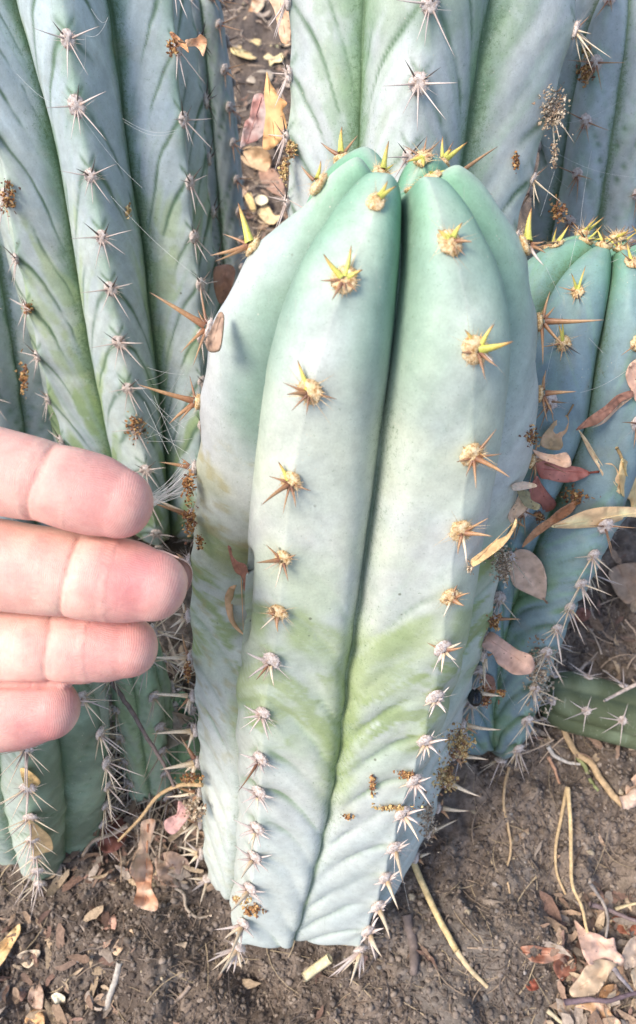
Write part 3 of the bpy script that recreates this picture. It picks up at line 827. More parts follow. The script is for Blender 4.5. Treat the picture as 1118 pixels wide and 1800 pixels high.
# (areole pixel), rib, wool, cushion radius mm, [((tip pixel), type, width px, forward share)]
MAIN_SPECS = [
 # front left rib
 (2, (687, 362), 'y', 2.6, [((683, 318), Y, 15, .0), ((698, 326), Y, 12, .1), ((665, 345), Y, 8, .1)]),
 (2, (607, 490), 'y', 3.6, [((567, 446), Y, 15, .4), ((617, 430), Y, 14, .4), ((638, 474), Y, 13, .5), ((563, 492), B_, 9, .3), ((583, 528), B_, 9, .3), ((628, 514), O, 8, .3), ((606, 512), B_, 9, .8)]),
 (2, (547, 683), 'y', 3.5, [((524, 632), Y, 14, .4), ((506, 695), O, 13, .7), ((496, 675), B_, 8, .3), ((512, 722), B_, 7, .2), ((537, 729), B_, 8, .2), ((594, 699), B_, 8, .2), ((553, 714), O, 6, .2)]),
 (2, (513, 845), 'y', 3.3, [((489, 811), Y, 12, .4), ((459, 889), O, 13, .7), ((472, 837), B_, 7, .3), ((548, 863), B_, 8, .2), ((497, 905), O, 6, .1), ((520, 893), B_, 7, .2)]),
 (2, (500, 978), 'y', 3.0, [((466, 957), O, 8, .4), ((450, 988), O, 11, .6), ((484, 1034), W_, 6, .2), ((508, 1022), B_, 8, .3), ((521, 976), B_, 8, .9), ((462, 1001), W_, 5, .2)]),
 (2, (490, 1075), 'y', 3.2, [((467, 1077), O, 8, .4), ((456, 1107), W_, 6, .2), ((489, 1112), O, 10, .4), ((476, 1066), O, 9, 1.2), ((505, 1073), B_, 7, 1.0)]),
 (2, (478, 1160), 'o', 3.3, [((432, 1147), G_, 8, .3), ((436, 1193), G_, 8, .4), ((450, 1194), B_, 8, .6), ((464, 1198), W_, 7, .2), ((481, 1207), W_, 8, .3)]),
 (2, (464, 1250), 'o', 3.3, [((426, 1239), G_, 7, .3), ((425, 1264), G_, 8, .4), ((438, 1291), G_, 7, .3), ((472, 1302), G_, 8, .3), ((455, 1262), W_, 7, 1.0)]),
 (2, (460, 1330), 'o', 3.4, [((419, 1325), G_, 7, .3), ((433, 1352), G_, 8, .4), ((417, 1392), B_, 7, .6), ((466, 1360), G_, 7, .3), ((491, 1350), G_, 6, .2), ((446, 1366), W_, 7, .3)]),
 (2, (457, 1390), 'o', 3.6, [((425, 1412), G_, 7, .4), ((438, 1402), G_, 8, .5), ((470, 1430), G_, 8, .3), ((485, 1402), G_, 7, .3), ((452, 1424), W_, 7, .3), ((418, 1382), G_, 6, .3)]),
 (2, (455, 1450), 'o', 3.6, [((410, 1440), G_, 7, .3), ((420, 1470), G_, 9, .4), ((436, 1484), W_, 8, .3), ((476, 1476), G_, 7, .3), ((458, 1490), G_, 7, .3), ((441, 1500), W_, 7, .5)]),
 (2, (450, 1502), 'o', 3.6, [((412, 1486), G_, 7, .3), ((418, 1512), G_, 8, .4), ((424, 1546), W_, 11, .8), ((472, 1530), G_, 7, .3), ((455, 1535), G_, 7, .3), ((480, 1500), G_, 6, .3)]),
 (2, (441, 1560), 'o', 3.8, [((404, 1547), G_, 7, .3), ((406, 1608), W_, 12, .9), ((460, 1590), G_, 8, .3), ((426, 1592), G_, 8, .4), ((468, 1566), G_, 7, .3), ((412, 1572), G_, 7, .3)]),
 (2, (430, 1620), 'o', 4.0, [((392, 1653), W_, 10, .5), ((400, 1690), W_, 12, .9), ((376, 1634), G_, 8, .3), ((446, 1650), G_, 8, .3), ((414, 1660), G_, 8, .4), ((425, 1668), G_, 8, .3)]),
 (2, (418, 1668), 'o', 4.2, [((383, 1718), W_, 12, .8), ((362, 1692), G_, 10, .4), ((374, 1678), G_, 9, .4), ((397, 1710), G_, 9, .4), ((425, 1704), W_, 8, .3), ((410, 1712), G_, 8, .3), ((372, 1706), W_, 9, .5)]),
 # front right rib
 (3, (712, 372), 'y', 1.8, []),
 (3, (790, 432), 'y', 3.4, [((816, 392), Y, 14, .3), ((768, 405), Y, 12, .5), ((787, 404), Y, 11, .5), ((831, 425), O, 13, .5), ((803, 447), B_, 8, .8), ((819, 449), O, 7, .3)]),
 (3, (832, 610), 'y', 3.9, [((815, 580), Y, 16, .5), ((874, 573), Y, 14, .5), ((900, 602), Y, 19, .8), ((852, 664), B_, 9, .3), ((873, 643), B_, 11, .5), ((812, 622), B_, 10, .9), ((868, 632), G_, 12, .4)]),
 (3, (828, 797), 'y', 3.7, [((874, 754), B_, 10, .4), ((883, 798), B_, 8, .3), ((897, 840), O, 14, .7), ((802, 812), B_, 9, .7), ((837, 860), O, 9, .2), ((818, 838), B_, 7, .2), ((813, 784), Y, 9, .9)]),
 (3, (808, 930), 'y', 3.7, [((860, 911), O, 9, .3), ((864, 948), O, 13, .6), ((808, 975), O, 10, .3), ((822, 990), W_, 8, .2), ((795, 932), B_, 8, 1.0), ((803, 943), B_, 8, 1.0)]),
 (3, (793, 1045), 'y', 3.3, [((804, 1027), B_, 10, .5), ((827, 1043), O, 8, .3), ((816, 1065), O, 12, .6), ((780, 1086), W_, 6, .2), ((779, 1042), B_, 8, 1.0), ((780, 1056), B_, 7, 1.0)]),
 (3, (775, 1135), 'o', 3.4, [((812, 1130), W_, 8, .3), ((815, 1140), B_, 9, .6), ((801, 1161), W_, 9, .4), ((778, 1184), W_, 9, .4), ((768, 1168), G_, 7, .3), ((750, 1130), O, 6, .3)]),
 (3, (762, 1220), 'o', 3.6, [((792, 1208), G_, 8, .3), ((780, 1229), G_, 8, .4), ((784, 1254), G_, 10, .6), ((754, 1262), G_, 7, .3), ((743, 1240), W_, 7, .3), ((756, 1246), W_, 7, .5)]),
 (3, (746, 1300), 'o', 3.6, [((789, 1299), G_, 9, .4), ((765, 1284), G_, 7, .2), ((770, 1325), G_, 9, .4), ((744, 1338), G_, 8, .3), ((730, 1333), W_, 8, .4), ((754, 1332), W_, 8, .5), ((729, 1305), G_, 6, .3)]),
 (3, (724, 1368), 'o', 3.7, [((760, 1365), G_, 8, .3), ((750, 1392), G_, 9, .4), ((712, 1405), G_, 8, .3), ((731, 1402), G_, 8, .5), ((758, 1418), G_, 8, .5), ((700, 1385), W_, 7, .3)]),
 (3, (706, 1425), 'o', 3.8, [((749, 1420), G_, 8, .3), ((736, 1448), G_, 9, .4), ((712, 1462), G_, 9, .4), ((737, 1480), W_, 9, .6), ((690, 1446), G_, 8, .3), ((697, 1466), G_, 7, .3)]),
 (3, (690, 1484), 'o', 3.8, [((722, 1482), G_, 8, .3), ((709, 1550), W_, 11, .8), ((675, 1502), G_, 8, .3), ((686, 1512), G_, 8, .3), ((706, 1496), G_, 8, .4), ((718, 1474), G_, 6, .2)]),
 (3, (676, 1538), 'o', 3.8, [((708, 1528), G_, 8, .3), ((700, 1600), W_, 11, .8), ((656, 1556), G_, 8, .3), ((668, 1566), G_, 8, .3), ((698, 1540), G_, 8, .4), ((691, 1552), G_, 7, .3)]),
 (3, (662, 1588), 'o', 4.0, [((691, 1575), G_, 8, .3), ((684, 1652), W_, 11, .8), ((645, 1604), G_, 8, .3), ((654, 1618), G_, 8, .3), ((680, 1590), G_, 9, .4), ((677, 1600), G_, 7, .3)]),
 (3, (645, 1632), 'o', 4.0, [((675, 1628), G_, 8, .3), ((672, 1684), W_, 11, .7), ((660, 1690), G_, 10, .5), ((632, 1655), G_, 8, .3), ((652, 1660), G_, 8, .3), ((668, 1612), G_, 8, .3)]),
 (3, (624, 1676), 'o', 4.2, [((616, 1738), W_, 11, .7), ((633, 1722), G_, 9, .4), ((590, 1720), G_, 9, .4), ((600, 1712), W_, 9, .3), ((578, 1722), G_, 8, .4), ((640, 1710), G_, 8, .3), ((582, 1706), G_, 8, .3)]),
 # left silhouette rib
 (1, (572, 330), 'y', 3.7, [((563, 280), Y, 13, .1), ((528, 290), O, 9, .1), ((582, 312), Y, 15, .5)]),
 (1, (440, 436), 'y', 3.3, [((416, 357), Y, 18, .2), ((370, 448), O, 12, .2), ((392, 407), B_, 8, .0), ((378, 456), O, 9, .3), ((386, 440), B_, 7, -.1)]),
 (1, (373, 580), 'o', 3.2, [((262, 516), O, 15, .3), ((343, 497), B_, 8, .0), ((345, 546), O, 8, .2), ((313, 620), O, 10, .3), ((335, 641), O, 9, .2)]),
 (1, (352, 706), 'y', 3.2, [((240, 676), O, 15, .4), ((300, 748), O, 11, .3), ((334, 660), B_, 7, .0), ((316, 742), O, 7, .3)]),
 (1, (346, 825), 'o', 3.0, [((280, 812), O, 11, .3), ((318, 806), B_, 8, .1), ((330, 850), O, 7, .2)]),
 (1, (338, 905), 'o', 3.0, [((260, 884), O, 10, .4), ((262, 872), W_, 9, .1), ((312, 905), O, 8, .2)]),
 (1, (336, 988), 'o', 3.0, [((296, 985), W_, 8, .2), ((302, 1002), O, 8, .1), ((320, 1020), W_, 8, .3), ((308, 973), O, 7, .0)]),
 (1, (336, 1082), 'o', 3.2, [((318, 1052), W_, 8, .1), ((300, 1078), W_, 7, .2), ((298, 1106), W_, 8, .2), ((305, 1120), W_, 8, .3), ((325, 1062), O, 7, .0)]),
 (1, (340, 1156), 'o', 3.2, [((264, 1155), W_, 11, .3), ((314, 1149), W_, 8, .1), ((310, 1172), W_, 9, .2), ((315, 1194), W_, 10, .3), ((320, 1112), O, 7, .0)]),
 (1, (346, 1224), 'o', 3.2, [((261, 1221), W_, 11, .3), ((312, 1249), O, 8, .2), ((322, 1256), W_, 8, .3), ((331, 1258), W_, 8, .3)]),
 (1, (349, 1284), 'o', 3.2, [((266, 1293), W_, 12, .3), ((318, 1290), B_, 9, .0), ((330, 1318), W_, 10, .3), ((329, 1292), W_, 8, .2)]),
 (1, (353, 1340), 'o', 3.2, [((283, 1356), W_, 13, .4), ((320, 1291), B_, 10, .0), ((335, 1373), W_, 11, .3), ((326, 1360), W_, 8, .2)]),
 (1, (356, 1394), 'o', 3.2, [((301, 1386), O, 10, .3), ((290, 1400), W_, 9, .1), ((330, 1424), O, 8, .3), ((344, 1440), W_, 8, .3)]),
 (1, (357, 1446), 'o', 3.4, [((312, 1466), W_, 9, .3), ((318, 1478), W_, 9, .3), ((325, 1440), O, 8, .1), ((346, 1490), W_, 8, .3)]),
 (1, (360, 1500), 'o', 3.4, [((310, 1488), W_, 9, .3), ((314, 1504), W_, 9, .3), ((330, 1520), W_, 8, .3), ((340, 1530), G_, 8, .2), ((324, 1478), G_, 7, .1)]),
 (1, (370, 1556), 'o', 3.4, [((337, 1568), G_, 9, .3), ((330, 1544), W_, 9, .2), ((352, 1592), W_, 9, .4), ((345, 1552), G_, 7, .1)]),
 (1, (380, 1610), 'o', 3.6, [((350, 1620), G_, 10, .3), ((349, 1662), W_, 11, .5), ((340, 1612), W_, 8, .2), ((360, 1640), W_, 9, .4), ((372, 1650), G_, 8, .4)]),
 # right silhouette rib
 (4, (787, 336), 'y', 3.8, [((772, 302), Y, 16, .2), ((809, 298), Y, 13, .1), ((797, 318), Y, 10, .5)]),
 (4, (917, 432), 'y', 3.4, [((937, 364), Y, 19, .1), ((958, 424), O, 9, .1), ((960, 444), O, 11, .2), ((957, 466), G_, 9, .3), ((935, 406), G_, 7, -.1)]),
 (4, (948, 568), 'y', 3.4, [((972, 512), O, 9, .2), ((976, 540), O, 8, .1), ((1062, 561), O, 14, .4), ((978, 597), B_, 8, .1), ((996, 606), O, 9, .3), ((953, 640), O, 9, .3)]),
 (4, (944, 694), 'y', 3.2, [((965, 650), O, 8, .1), ((1014, 690), O, 12, .4), ((976, 728), O, 9, .3), ((955, 660), O, 7, .0), ((960, 740), O, 7, .3)]),
 (4, (928, 810), 'y', 3.0, [((975, 803), O, 11, .3), ((945, 770), B_, 8, .1), ((940, 838), O, 8, .3)]),
 (4, (897, 914), 'y', 3.0, [((932, 888), B_, 10, .2), ((925, 928), O, 8, .2), ((905, 950), O, 7, .3)]),
 (4, (874, 1005), 'o', 3.0, [((905, 1000), O, 8, .2), ((895, 1030), O, 8, .2)]),
 (4, (860, 1088), 'o', 3.0, [((916, 1090), O, 9, .2), ((884, 1075), O, 7, .0), ((875, 1110), O, 8, .3)]),
 (4, (843, 1152), 'o', 3.0, [((858, 1180), W_, 9, .3), ((852, 1212), W_, 9, .5), ((868, 1148), O, 8, .1)]),
 (4, (824, 1216), 'o', 3.2, [((883, 1226), W_, 11, .3), ((838, 1248), W_, 9, .3), ((850, 1205), O, 8, .0)]),
 (4, (808, 1274), 'o', 3.2, [((882, 1282), W_, 12, .3), ((826, 1252), O, 8, .0), ((840, 1290), O, 7, .2)]),
 (4, (790, 1326), 'o', 3.2, [((860, 1335), W_, 12, .3), ((812, 1350), O, 9, .2)]),
 (4, (775, 1374), 'o', 3.2, [((847, 1400), W_, 12, .3), ((800, 1390), O, 9, .2), ((806, 1364), O, 7, .0)]),
 (4, (760, 1420), 'o', 3.2, [((826, 1426), W_, 11, .2), ((790, 1440), O, 9, .3), ((778, 1404), O, 7, .0)]),
 (4, (745, 1462), 'o', 3.2, [((806, 1444), W_, 8, .0), ((770, 1476), O, 8, .3)]),
 (4, (722, 1505), 'o', 3.2, [((757, 1500), W_, 8, .1), ((745, 1520), O, 7, .3)]),
 # ribs at the back, seen over the top
 (0, (603, 284), 'y', 3.2, [((603, 222), Y, 15, .0), ((562, 252), B_, 10, .0), ((630, 242), O, 8, -.2)]),
 (0, (680, 304), 'y', 3.2, [((684, 246), Y, 17, .2), ((694, 288), Y, 8, .0)]),
 (5, (790, 290), 'y', 3.6, [((777, 238), Y, 10, .0), ((824, 250), Y, 13, .0), ((795, 262), Y, 13, .2), ((798, 248), B_, 8, -.2), ((760, 278), Y, 8, .2)]),
 (5, (826, 322), 'y', 2.6, [((874, 257), O, 14, .1), ((866, 341), O, 9, .1)]),
]
specs = []
given = {k: [] for k in range(6)}
for (k, (ax_, ay_), w_, r_, sp_) in MAIN_SPECS:
    arc_, i_ = main.arc_of_px(k, ax_, ay_)
    while any(abs(arc_ - g) < 0.003 for g in given[k]): arc_ += 0.004
    given[k].append(arc_)
    specs.append((k, ax_, ay_, arc_, w_, r_ / 1000, sp_))
for k in range(6):
    main.ar[k] = np.array(sorted(given[k])) if k in (1, 2, 3, 4) else None
for k in (0, 5):
    main.fill_areoles(k, given[k])
_a = lambda y: main.arc_of_px(2, np.interp(y, [q[1] for q in LFc], [q[0] for q in LFc]), y)[0]
def main_colour(a):
    c = skin(bloom=(.57, .58, .53), blue=(.40, .47, .50), blue_amt=.35, valley_green=.22, valley_w=.22, streak=.12, tip=.12, line_col=(.20, .31, .15), dirt=.10)(a)
    P, u, arc, k = a['P'], a['u'], a['arc'], a['k']
    n2 = fbm(P * 120, 61, 4); n1 = fbm(P * 45, 62, 3); n3 = fbm(P * 260, 63, 3)
    vv = arc - .0225 * (.15 * u ** .8 + .75 * u ** 2) + (n1 - .5) * .012
    G1 = np.array((.28, .36, .15)); G0 = np.array((.40, .48, .36))
    q = a['q']; stq = fbm(np.stack([q * 4.5 + k * 5, u * 1.6, u * 0], -1), 44, 4); stf = fbm(np.stack([q * 14 + k * 5, u * 3, u * 0], -1), 45, 3)
    # lilac cast on the outer shoulder of the front left rib
    c = mixc(c, np.array((.45, .50, .52)), .55 * (k == 1) * sstep(_a(420), _a(560), arc) * (1 - sstep(_a(900), _a(1050), arc)))
    c = mixc(c, np.array((.50, .51, .54)), .5 * sstep(.5, .0, u) * ((k == 2) | (k == 1)) * sstep(_a(480), _a(640), arc) * (1 - sstep(_a(900), _a(1000), arc)))
    # greener flanks in the side grooves
    fl = ((k == 1) & (a['side'] == 1)) | ((k == 2) & (a['side'] == 0))
    c = mixc(c, np.array((.20, .31, .24)), np.clip(sstep(.25, .8, u + (n2 - .5) * .3) * fl * (1 - sstep(_a(820), _a(1000), arc)) * .9, 0, .85))
    fr = ((k == 3) & (a['side'] == 1)) | ((k == 4) & (a['side'] == 0)) | ((k == 3) & (a['side'] == 0))
    c = mixc(c, np.array((.28, .39, .31)), np.clip(sstep(.35, .9, u + (n2 - .5) * .3) * fr * (1 - sstep(_a(560), _a(800), arc)) * .7, 0, .8))
    # wide soft green veil
    m = sstep(_a(880), _a(1060), vv) * (1 - sstep(_a(1260), _a(1420), vv))
    c = mixc(c, G0, np.clip(m * (.30 + .5 * sstep(.4, .6, n1)), 0, .75))
    # upper V band and the streak it leaves along the groove
    m = sstep(_a(1050), _a(1075), vv) * (1 - sstep(_a(1100), _a(1150), vv)) * sstep(.05, .22, u)
    m = np.maximum(m, sstep(.55, .95, u + (n2 - .5) * .3) * sstep(_a(1100), _a(1150), arc) * (1 - sstep(_a(1330), _a(1460), arc)))
    c = mixc(c, G1, np.clip(m * (.42 + .45 * sstep(.36, .60, stq) + .3 * sstep(.4, .6, stf)), 0, .9))
    # torn patches below it
    m = sstep(_a(1130), _a(1150), vv) * (1 - sstep(_a(1250), _a(1275), vv)) * sstep(.48, .54, n2 * .4 + n1 * .2 + stq * .4 + .03 * (k == 3))
    m2 = sstep(_a(1150), _a(1170), arc) * (1 - sstep(_a(1300), _a(1320), arc)) * sstep(.5, .1, u) * sstep(.47, .54, n2)
    c = mixc(c, G1 * .95, np.clip(np.maximum(m, m2 * .8) * (.55 + .6 * sstep(.4, .6, stf)), 0, .88))
    # dusty yellow specks on the left rib and in the slot
    m = sstep(.56, .66, n3) * (k <= 1) * sstep(_a(860), _a(960), arc) * .5 + (k <= 1) * sstep(.45, .6, n1) * sstep(_a(880), _a(980), arc) * (1 - sstep(_a(1200), _a(1300), arc)) * .35
    c = mixc(c, np.array((.36, .33, .17)), np.clip(m, 0, .7))
    c = mixc(c, np.array((.50, .56, .42)), .45 * sstep(_a(560), _a(800), arc) * (1 - sstep(_a(1150), _a(1350), arc)) * ((k == 2) | (k == 3)) * sstep(.35, .6, n1))
    c = mixc(c, np.array((.20, .15, .10)), np.clip(a['dent'] * 1.3, 0, .95))  # dark brown painted inside the dent, standing in for shade in the slot
    # cool, powdery lower end
    c = mixc(c, np.array((.54, .60, .57)), .6 * sstep(_a(1380), _a(1500), arc) * (1 - sstep(.9, 1, u)))
    return c
main_root = finish(main, 'cactus_stem', 'largest blue-green cactus stem, in front, its tip crowned with yellow spines, beside the fingers',
    main_colour, lambda k, arc, py: 'young' if arc < .1 else 'straw', specs=specs)
# ---- left stem (7 ribs), its tip above the frame
def simple_stem(p_tip, p_base, R, n, phase, tip_extra=0.0, bend=(0, 0, 0), **k):
    """straight axis between two camera-style points (X, Y, D), sagging by bend in the middle"""
    a, b = np.array(p_tip, float), np.array(p_base, float)
    ts = np.linspace(0, 1, 9)
    ax_ = [tuple(a + (b - a) * t + np.array(bend) * math.sin(math.pi * t)) for t in ts]
    return Stem(ax_, R, n, phase=phase, **k)

def cam3(px, py, d): return ((px - CX) * d / FPX, (py - CY) * d / FPX, d)

Xl = tab((-.09, -.1010), (0, -.1000), (.225, -.0915), (.30, -.0890))
tl = np.linspace(-.085, .248, 14)
axl = line_axis(tl, -.638 * .277, .277, Xl, lambda t: .047)
MIDc = [(100, -60), (120, 70), (135, 185), (160, 310), (180, 415), (195, 505), (210, 600), (225, 680), (240, 755), (257, 825), (262, 880), (275, 935), (290, 1010), (300, 1070)]
LEc = [(-40, 100), (-20, 200), (5, 300), (30, 455), (50, 540), (70, 625), (85, 700), (95, 775), (120, 860), (150, 960), (170, 1050)]
RIc = [(300, -60), (310, 90), (320, 210), (330, 320), (338, 415), (350, 500), (352, 600), (355, 700), (352, 800), (350, 900)]
SLc = [(-90, -60), (-60, 150), (-25, 300), (0, 430), (22, 520), (34, 600), (46, 670), (62, 745), (100, 900), (140, 1050)]
SRc = [(330, -60), (345, 50), (353, 150), (362, 250), (370, 350), (378, 430), (388, 520), (390, 700), (385, 900)]
VLM = [(20, -60), (32, 0), (70, 130), (100, 250), (125, 390), (145, 520), (165, 640), (190, 760), (215, 880)]
VMR = [(172, -60), (192, 0), (210, 140), (225, 280), (250, 420), (262, 540), (278, 660), (290, 800), (300, 920)]
left = Stem(axl, [(0, .045), (.05, .049), (.2, .049), (.38, .044)], 7, phase=0.0, rings=420, half=48, kv=.62, seed=11, base_pinch=.04,
            vshape=lambda t: np.full_like(t, .82),
            targets={3: ('angle', MIDc), 2: ('angle', LEc), 4: ('angle', RIc), 1: ('radius', SLc), 5: ('radius', SRc)},
            groove={2: VLM, 3: VMR}, furrow=.00012, slope=1.5, scars=1.0, furrow_start=0.0)
for k, pts in ((3, MIDc[1:12]), (2, [(5, 345), (30, 455), (50, 540), (70, 625), (85, 700), (95, 775)]), (4, [(306, 85), (320, 210), (330, 320), (338, 415), (350, 500), (352, 590)]),
               (1, [(4, 440), (20, 510), (32, 592), (46, 655), (58, 715)]), (5, [])):
    g_ = [left.arc_of_px(k, *p)[0] for p in pts]
    g_ = [g for i, g in enumerate(sorted(g_)) if i == 0 or g - sorted(g_)[i - 1] > .006]
    left.fill_areoles(k, g_)
for k in (0, 6): left.fill_areoles(k, [])
finish(left, 'cactus_stem', 'tall blue cactus stem rising out of the top left corner behind the fingers',
       skin(bloom=(.54, .59, .53), blue=(.34, .44, .52), blue_amt=.65, streak=.22, valley_green=.8, crest_green=.45, tip=.01, line_col=(.07, .14, .09), valley_w=.35, dirt=.25,
            bands=[(.17, .40, .6, (.33, .43, .22)), (.26, .40, .6, (.24, .34, .15))]),
       lambda k, arc, py: 'darkold' if k == 5 else 'grey')

# ---- stem behind the tip of the big one
Xc = tab((-.09, .0440), (0, .0365), (.045, .0327), (.317, .0096))
axc = line_axis(np.linspace(-.085, .312, 14), -.166, .242, Xc, lambda t: .042)
CM = [(765, -70), (755, 10), (735, 150), (718, 275), (700, 420)]
CR = [(1022, -60), (1012, 40), (985, 140), (962, 210), (935, 310), (915, 380), (890, 470)]
CLc = [(508, -60), (510, 60), (512, 130), (508, 240), (506, 350), (505, 420)]
V1 = [(645, -60), (640, 20), (637, 150), (632, 290), (625, 400)]
V2 = [(868, -60), (860, 0), (835, 130), (815, 260), (800, 360)]
back = Stem(axc, [(0, .040), (.04, .0445), (.2, .046), (.40, .042)], 5, phase=0.0, rings=320, half=34, kv=.68, seed=23,
            vshape=lambda t: np.full_like(t, .85), targets={2: ('angle', CM), 1: ('radius', CLc), 3: ('radius', CR)} , groove={1: V1, 2: V2}, furrow=.00025, slope=1.5, scars=.9)

for k, pts in ((2, [(755, 10), (735, 150), (718, 275)]), (3, [(1003, 55), (965, 200), (936, 312)]), (1, [(514, 128), (510, 240), (505, 352)])):
    back.fill_areoles(k, sorted(back.arc_of_px(k, *p)[0] for p in pts))
for k in (0, 4): back.fill_areoles(k, [])
finish(back, 'cactus_stem', 'broad pale cactus stem directly behind the yellow-spined tip, at the top centre',
       skin(bloom=(.55, .58, .56), blue_amt=.35, streak=.25, valley_green=.8, crest_green=.3, tip=.01, line_col=(.09, .17, .09), valley_w=.45, dirt=.2, bands=[(.08, .16, .45, (.22, .33, .18))]),
       lambda k, arc, py: 'straw' if k == 3 else 'grey')

# ---- smaller stem with its own tip, right
def mk_right():
    a, b = np.array(cam3(1078, 418, .275)), np.array((.088, .118, .412))
    return Stem([tuple(a + (b - a) * t) for t in np.linspace(0, 1, 9)], [(0, .026), (.03, .036), (.1, .043), (.2, .040), (.30, .032)], 6, phase=math.pi / 6,
    length_dome=.034, rings=320, half=26, kv=lambda t, k: np.interp(t, [0, .1, .2, .3], [.62, .66, .74, .8]), seed=37, vshape=lambda t: np.clip((t - .05) / .12, 0, .85),
    targets={2: ('angle', [(1050, 440), (1015, 512), (990, 605), (972, 690), (955, 760), (930, 860)]),
             3: ('angle', [(1112, 460), (1122, 600), (1118, 740), (1085, 850), (1062, 925), (1042, 975), (1020, 1025), (1000, 1065), (976, 1105), (955, 1150), (938, 1210), (925, 1265)]),
             4: ('radius', [(1190, 500), (1185, 700), (1140, 850), (1070, 930), (1046, 975), (1018, 1030), (995, 1065), (968, 1110), (948, 1150), (930, 1210), (916, 1265)])},
    groove={2: [(1078, 440), (1064, 540), (1045, 640), (1028, 740), (985, 860), (945, 950), (918, 1020), (895, 1090), (880, 1180), (868, 1260)]}, furrow=.0008, scars=.5, furrow_start=.12)
right = mk_right()
right.fill_areoles(2, sorted(right.arc_of_px(2, *p)[0] for p in [(1063, 432), (1015, 512), (990, 605)]))
right.fill_areoles(3, sorted(right.arc_of_px(3, *p)[0] for p in [(1116, 462), (1116, 600), (1116, 742), (1062, 925), (1042, 977), (1020, 1025), (1000, 1065), (976, 1103), (957, 1145)]))
for k in (0, 1, 4, 5): right.fill_areoles(k, [])
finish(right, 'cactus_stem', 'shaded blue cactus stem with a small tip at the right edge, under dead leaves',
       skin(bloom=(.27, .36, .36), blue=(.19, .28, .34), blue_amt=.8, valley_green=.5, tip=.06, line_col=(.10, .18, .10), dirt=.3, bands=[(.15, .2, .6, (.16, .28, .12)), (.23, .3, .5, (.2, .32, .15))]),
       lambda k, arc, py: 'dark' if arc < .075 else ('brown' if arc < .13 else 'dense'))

def col_stem(tip, base, R, n, phase, label, colour, kind, seed, rings=160, half=8, ld=.03, ref=None, name='cactus_stem', **k):
    a, b = np.array(tip, float), np.array(base, float)
    st = Stem([tuple(a + (b - a) * t) for t in np.linspace(0, 1, 7)], R, n, phase=phase, length_dome=ld, rings=rings, half=half, kv=.72, seed=seed, dome_rings=24,
              vshape=lambda t: np.full_like(t, .6), **k)
    for i in range(n): st.fill_areoles(i, [])
    finish(st, name, label, colour, kind)
    return st

upright_ = col_stem(cam3(1100, -60, .31), cam3(960, 820, .50), [(0, .02), (.05, .026), (.3, .027)], 6, .5,
    'slim shaded cactus stem at the top right, between broad pale stem and small tip',
    skin(blue_amt=.7, valley_green=.5, crest_green=.3, tip=.01), lambda k, arc, py: 'brown', 51, furrow=.0005)
col_stem(cam3(-45, 330, .36), cam3(40, 930, .47), [(0, .02), (.05, .028), (.3, .028)], 6, .2,
    'dark cactus stem at the left edge, just above the index finger', skin(blue_amt=.9, valley_green=.6, tip=.01), lambda k, arc, py: 'grey', 57, furrow=.0005)
col_stem(cam3(345, -40, .40), cam3(395, 560, .60), [(0, .012), (.04, .0165), (.4, .0165)], 5, .9,
    'thin blurred cactus stem behind the shaded edge of the tall left stem', skin(blue_amt=.8, valley_green=.5, tip=.01), lambda k, arc, py: 'brown', 63, rings=120, furrow=.0004)
def low_colour(a):
    c = skin(bloom=(.50, .56, .48), blue_amt=.2, valley_green=.5, crest_green=.2, tip=.02, valley_w=.35)(a)
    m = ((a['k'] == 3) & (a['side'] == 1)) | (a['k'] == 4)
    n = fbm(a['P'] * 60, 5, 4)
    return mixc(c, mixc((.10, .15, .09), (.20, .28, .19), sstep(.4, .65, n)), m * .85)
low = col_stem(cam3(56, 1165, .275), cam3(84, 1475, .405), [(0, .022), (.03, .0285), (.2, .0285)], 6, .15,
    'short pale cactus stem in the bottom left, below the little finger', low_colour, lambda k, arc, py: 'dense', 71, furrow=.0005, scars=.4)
col_stem(cam3(335, 1225, .37), cam3(335, 1440, .43), [(0, .010), (.03, .0165), (.2, .018)], 5, .2,
    'dark green cactus stub between the slender straw-spined stem and the largest stem', skin(bloom=(.20, .30, .16), blue=(.16, .24, .14), blue_amt=.2, valley_green=.6, tip=.01), lambda k, arc, py: 'grey', 79, furrow=.0003)
col_stem(cam3(225, 1095, .31), cam3(275, 1420, .420), [(0, .010), (.03, .0130), (.2, .0140)], 5, .75,
    'slender green cactus stem with long straw spines, below the fingertips', skin(bloom=(.44, .53, .38), blue_amt=.1, valley_green=.35, crest_green=.3, tip=.05, bands=[(.04, .2, .5, (.28, .40, .18))]), lambda k, arc, py: 'long', 77, furrow=.0004)
# ------------------------------------------------------------------ soil
def ray_ground(px, py, h=0.0):
    o = np.array([0, 0, CAM_H]); p = W(px, py, 1.0); v = p - o
    t = (h - CAM_H) / v[2]
    return o + v * t

PITS = [(1075, 1560, .020, .014), (1000, 1610, .012, .006), (35, 1660, .022, .012), (170, 1760, .016, .010), (430, 1712, .010, .010), (905, 1640, .014, -.006), (30, 1770, .02, .006),
        (420, 300, .03, .02), (860, 1650, .03, -.006), (200, 1440, .03, .012), (1010, 1150, .04, .006), (300, 1180, .03, -.008), (60, 1530, .03, -.006), (250, 1010, .045, -.032), (150, 1240, .025, .012), (505, 1725, .022, .009), (375, 1640, .014, .006)]
PITW = [(*ray_ground(a, b)[:2], r, h) for a, b, r, h in PITS]

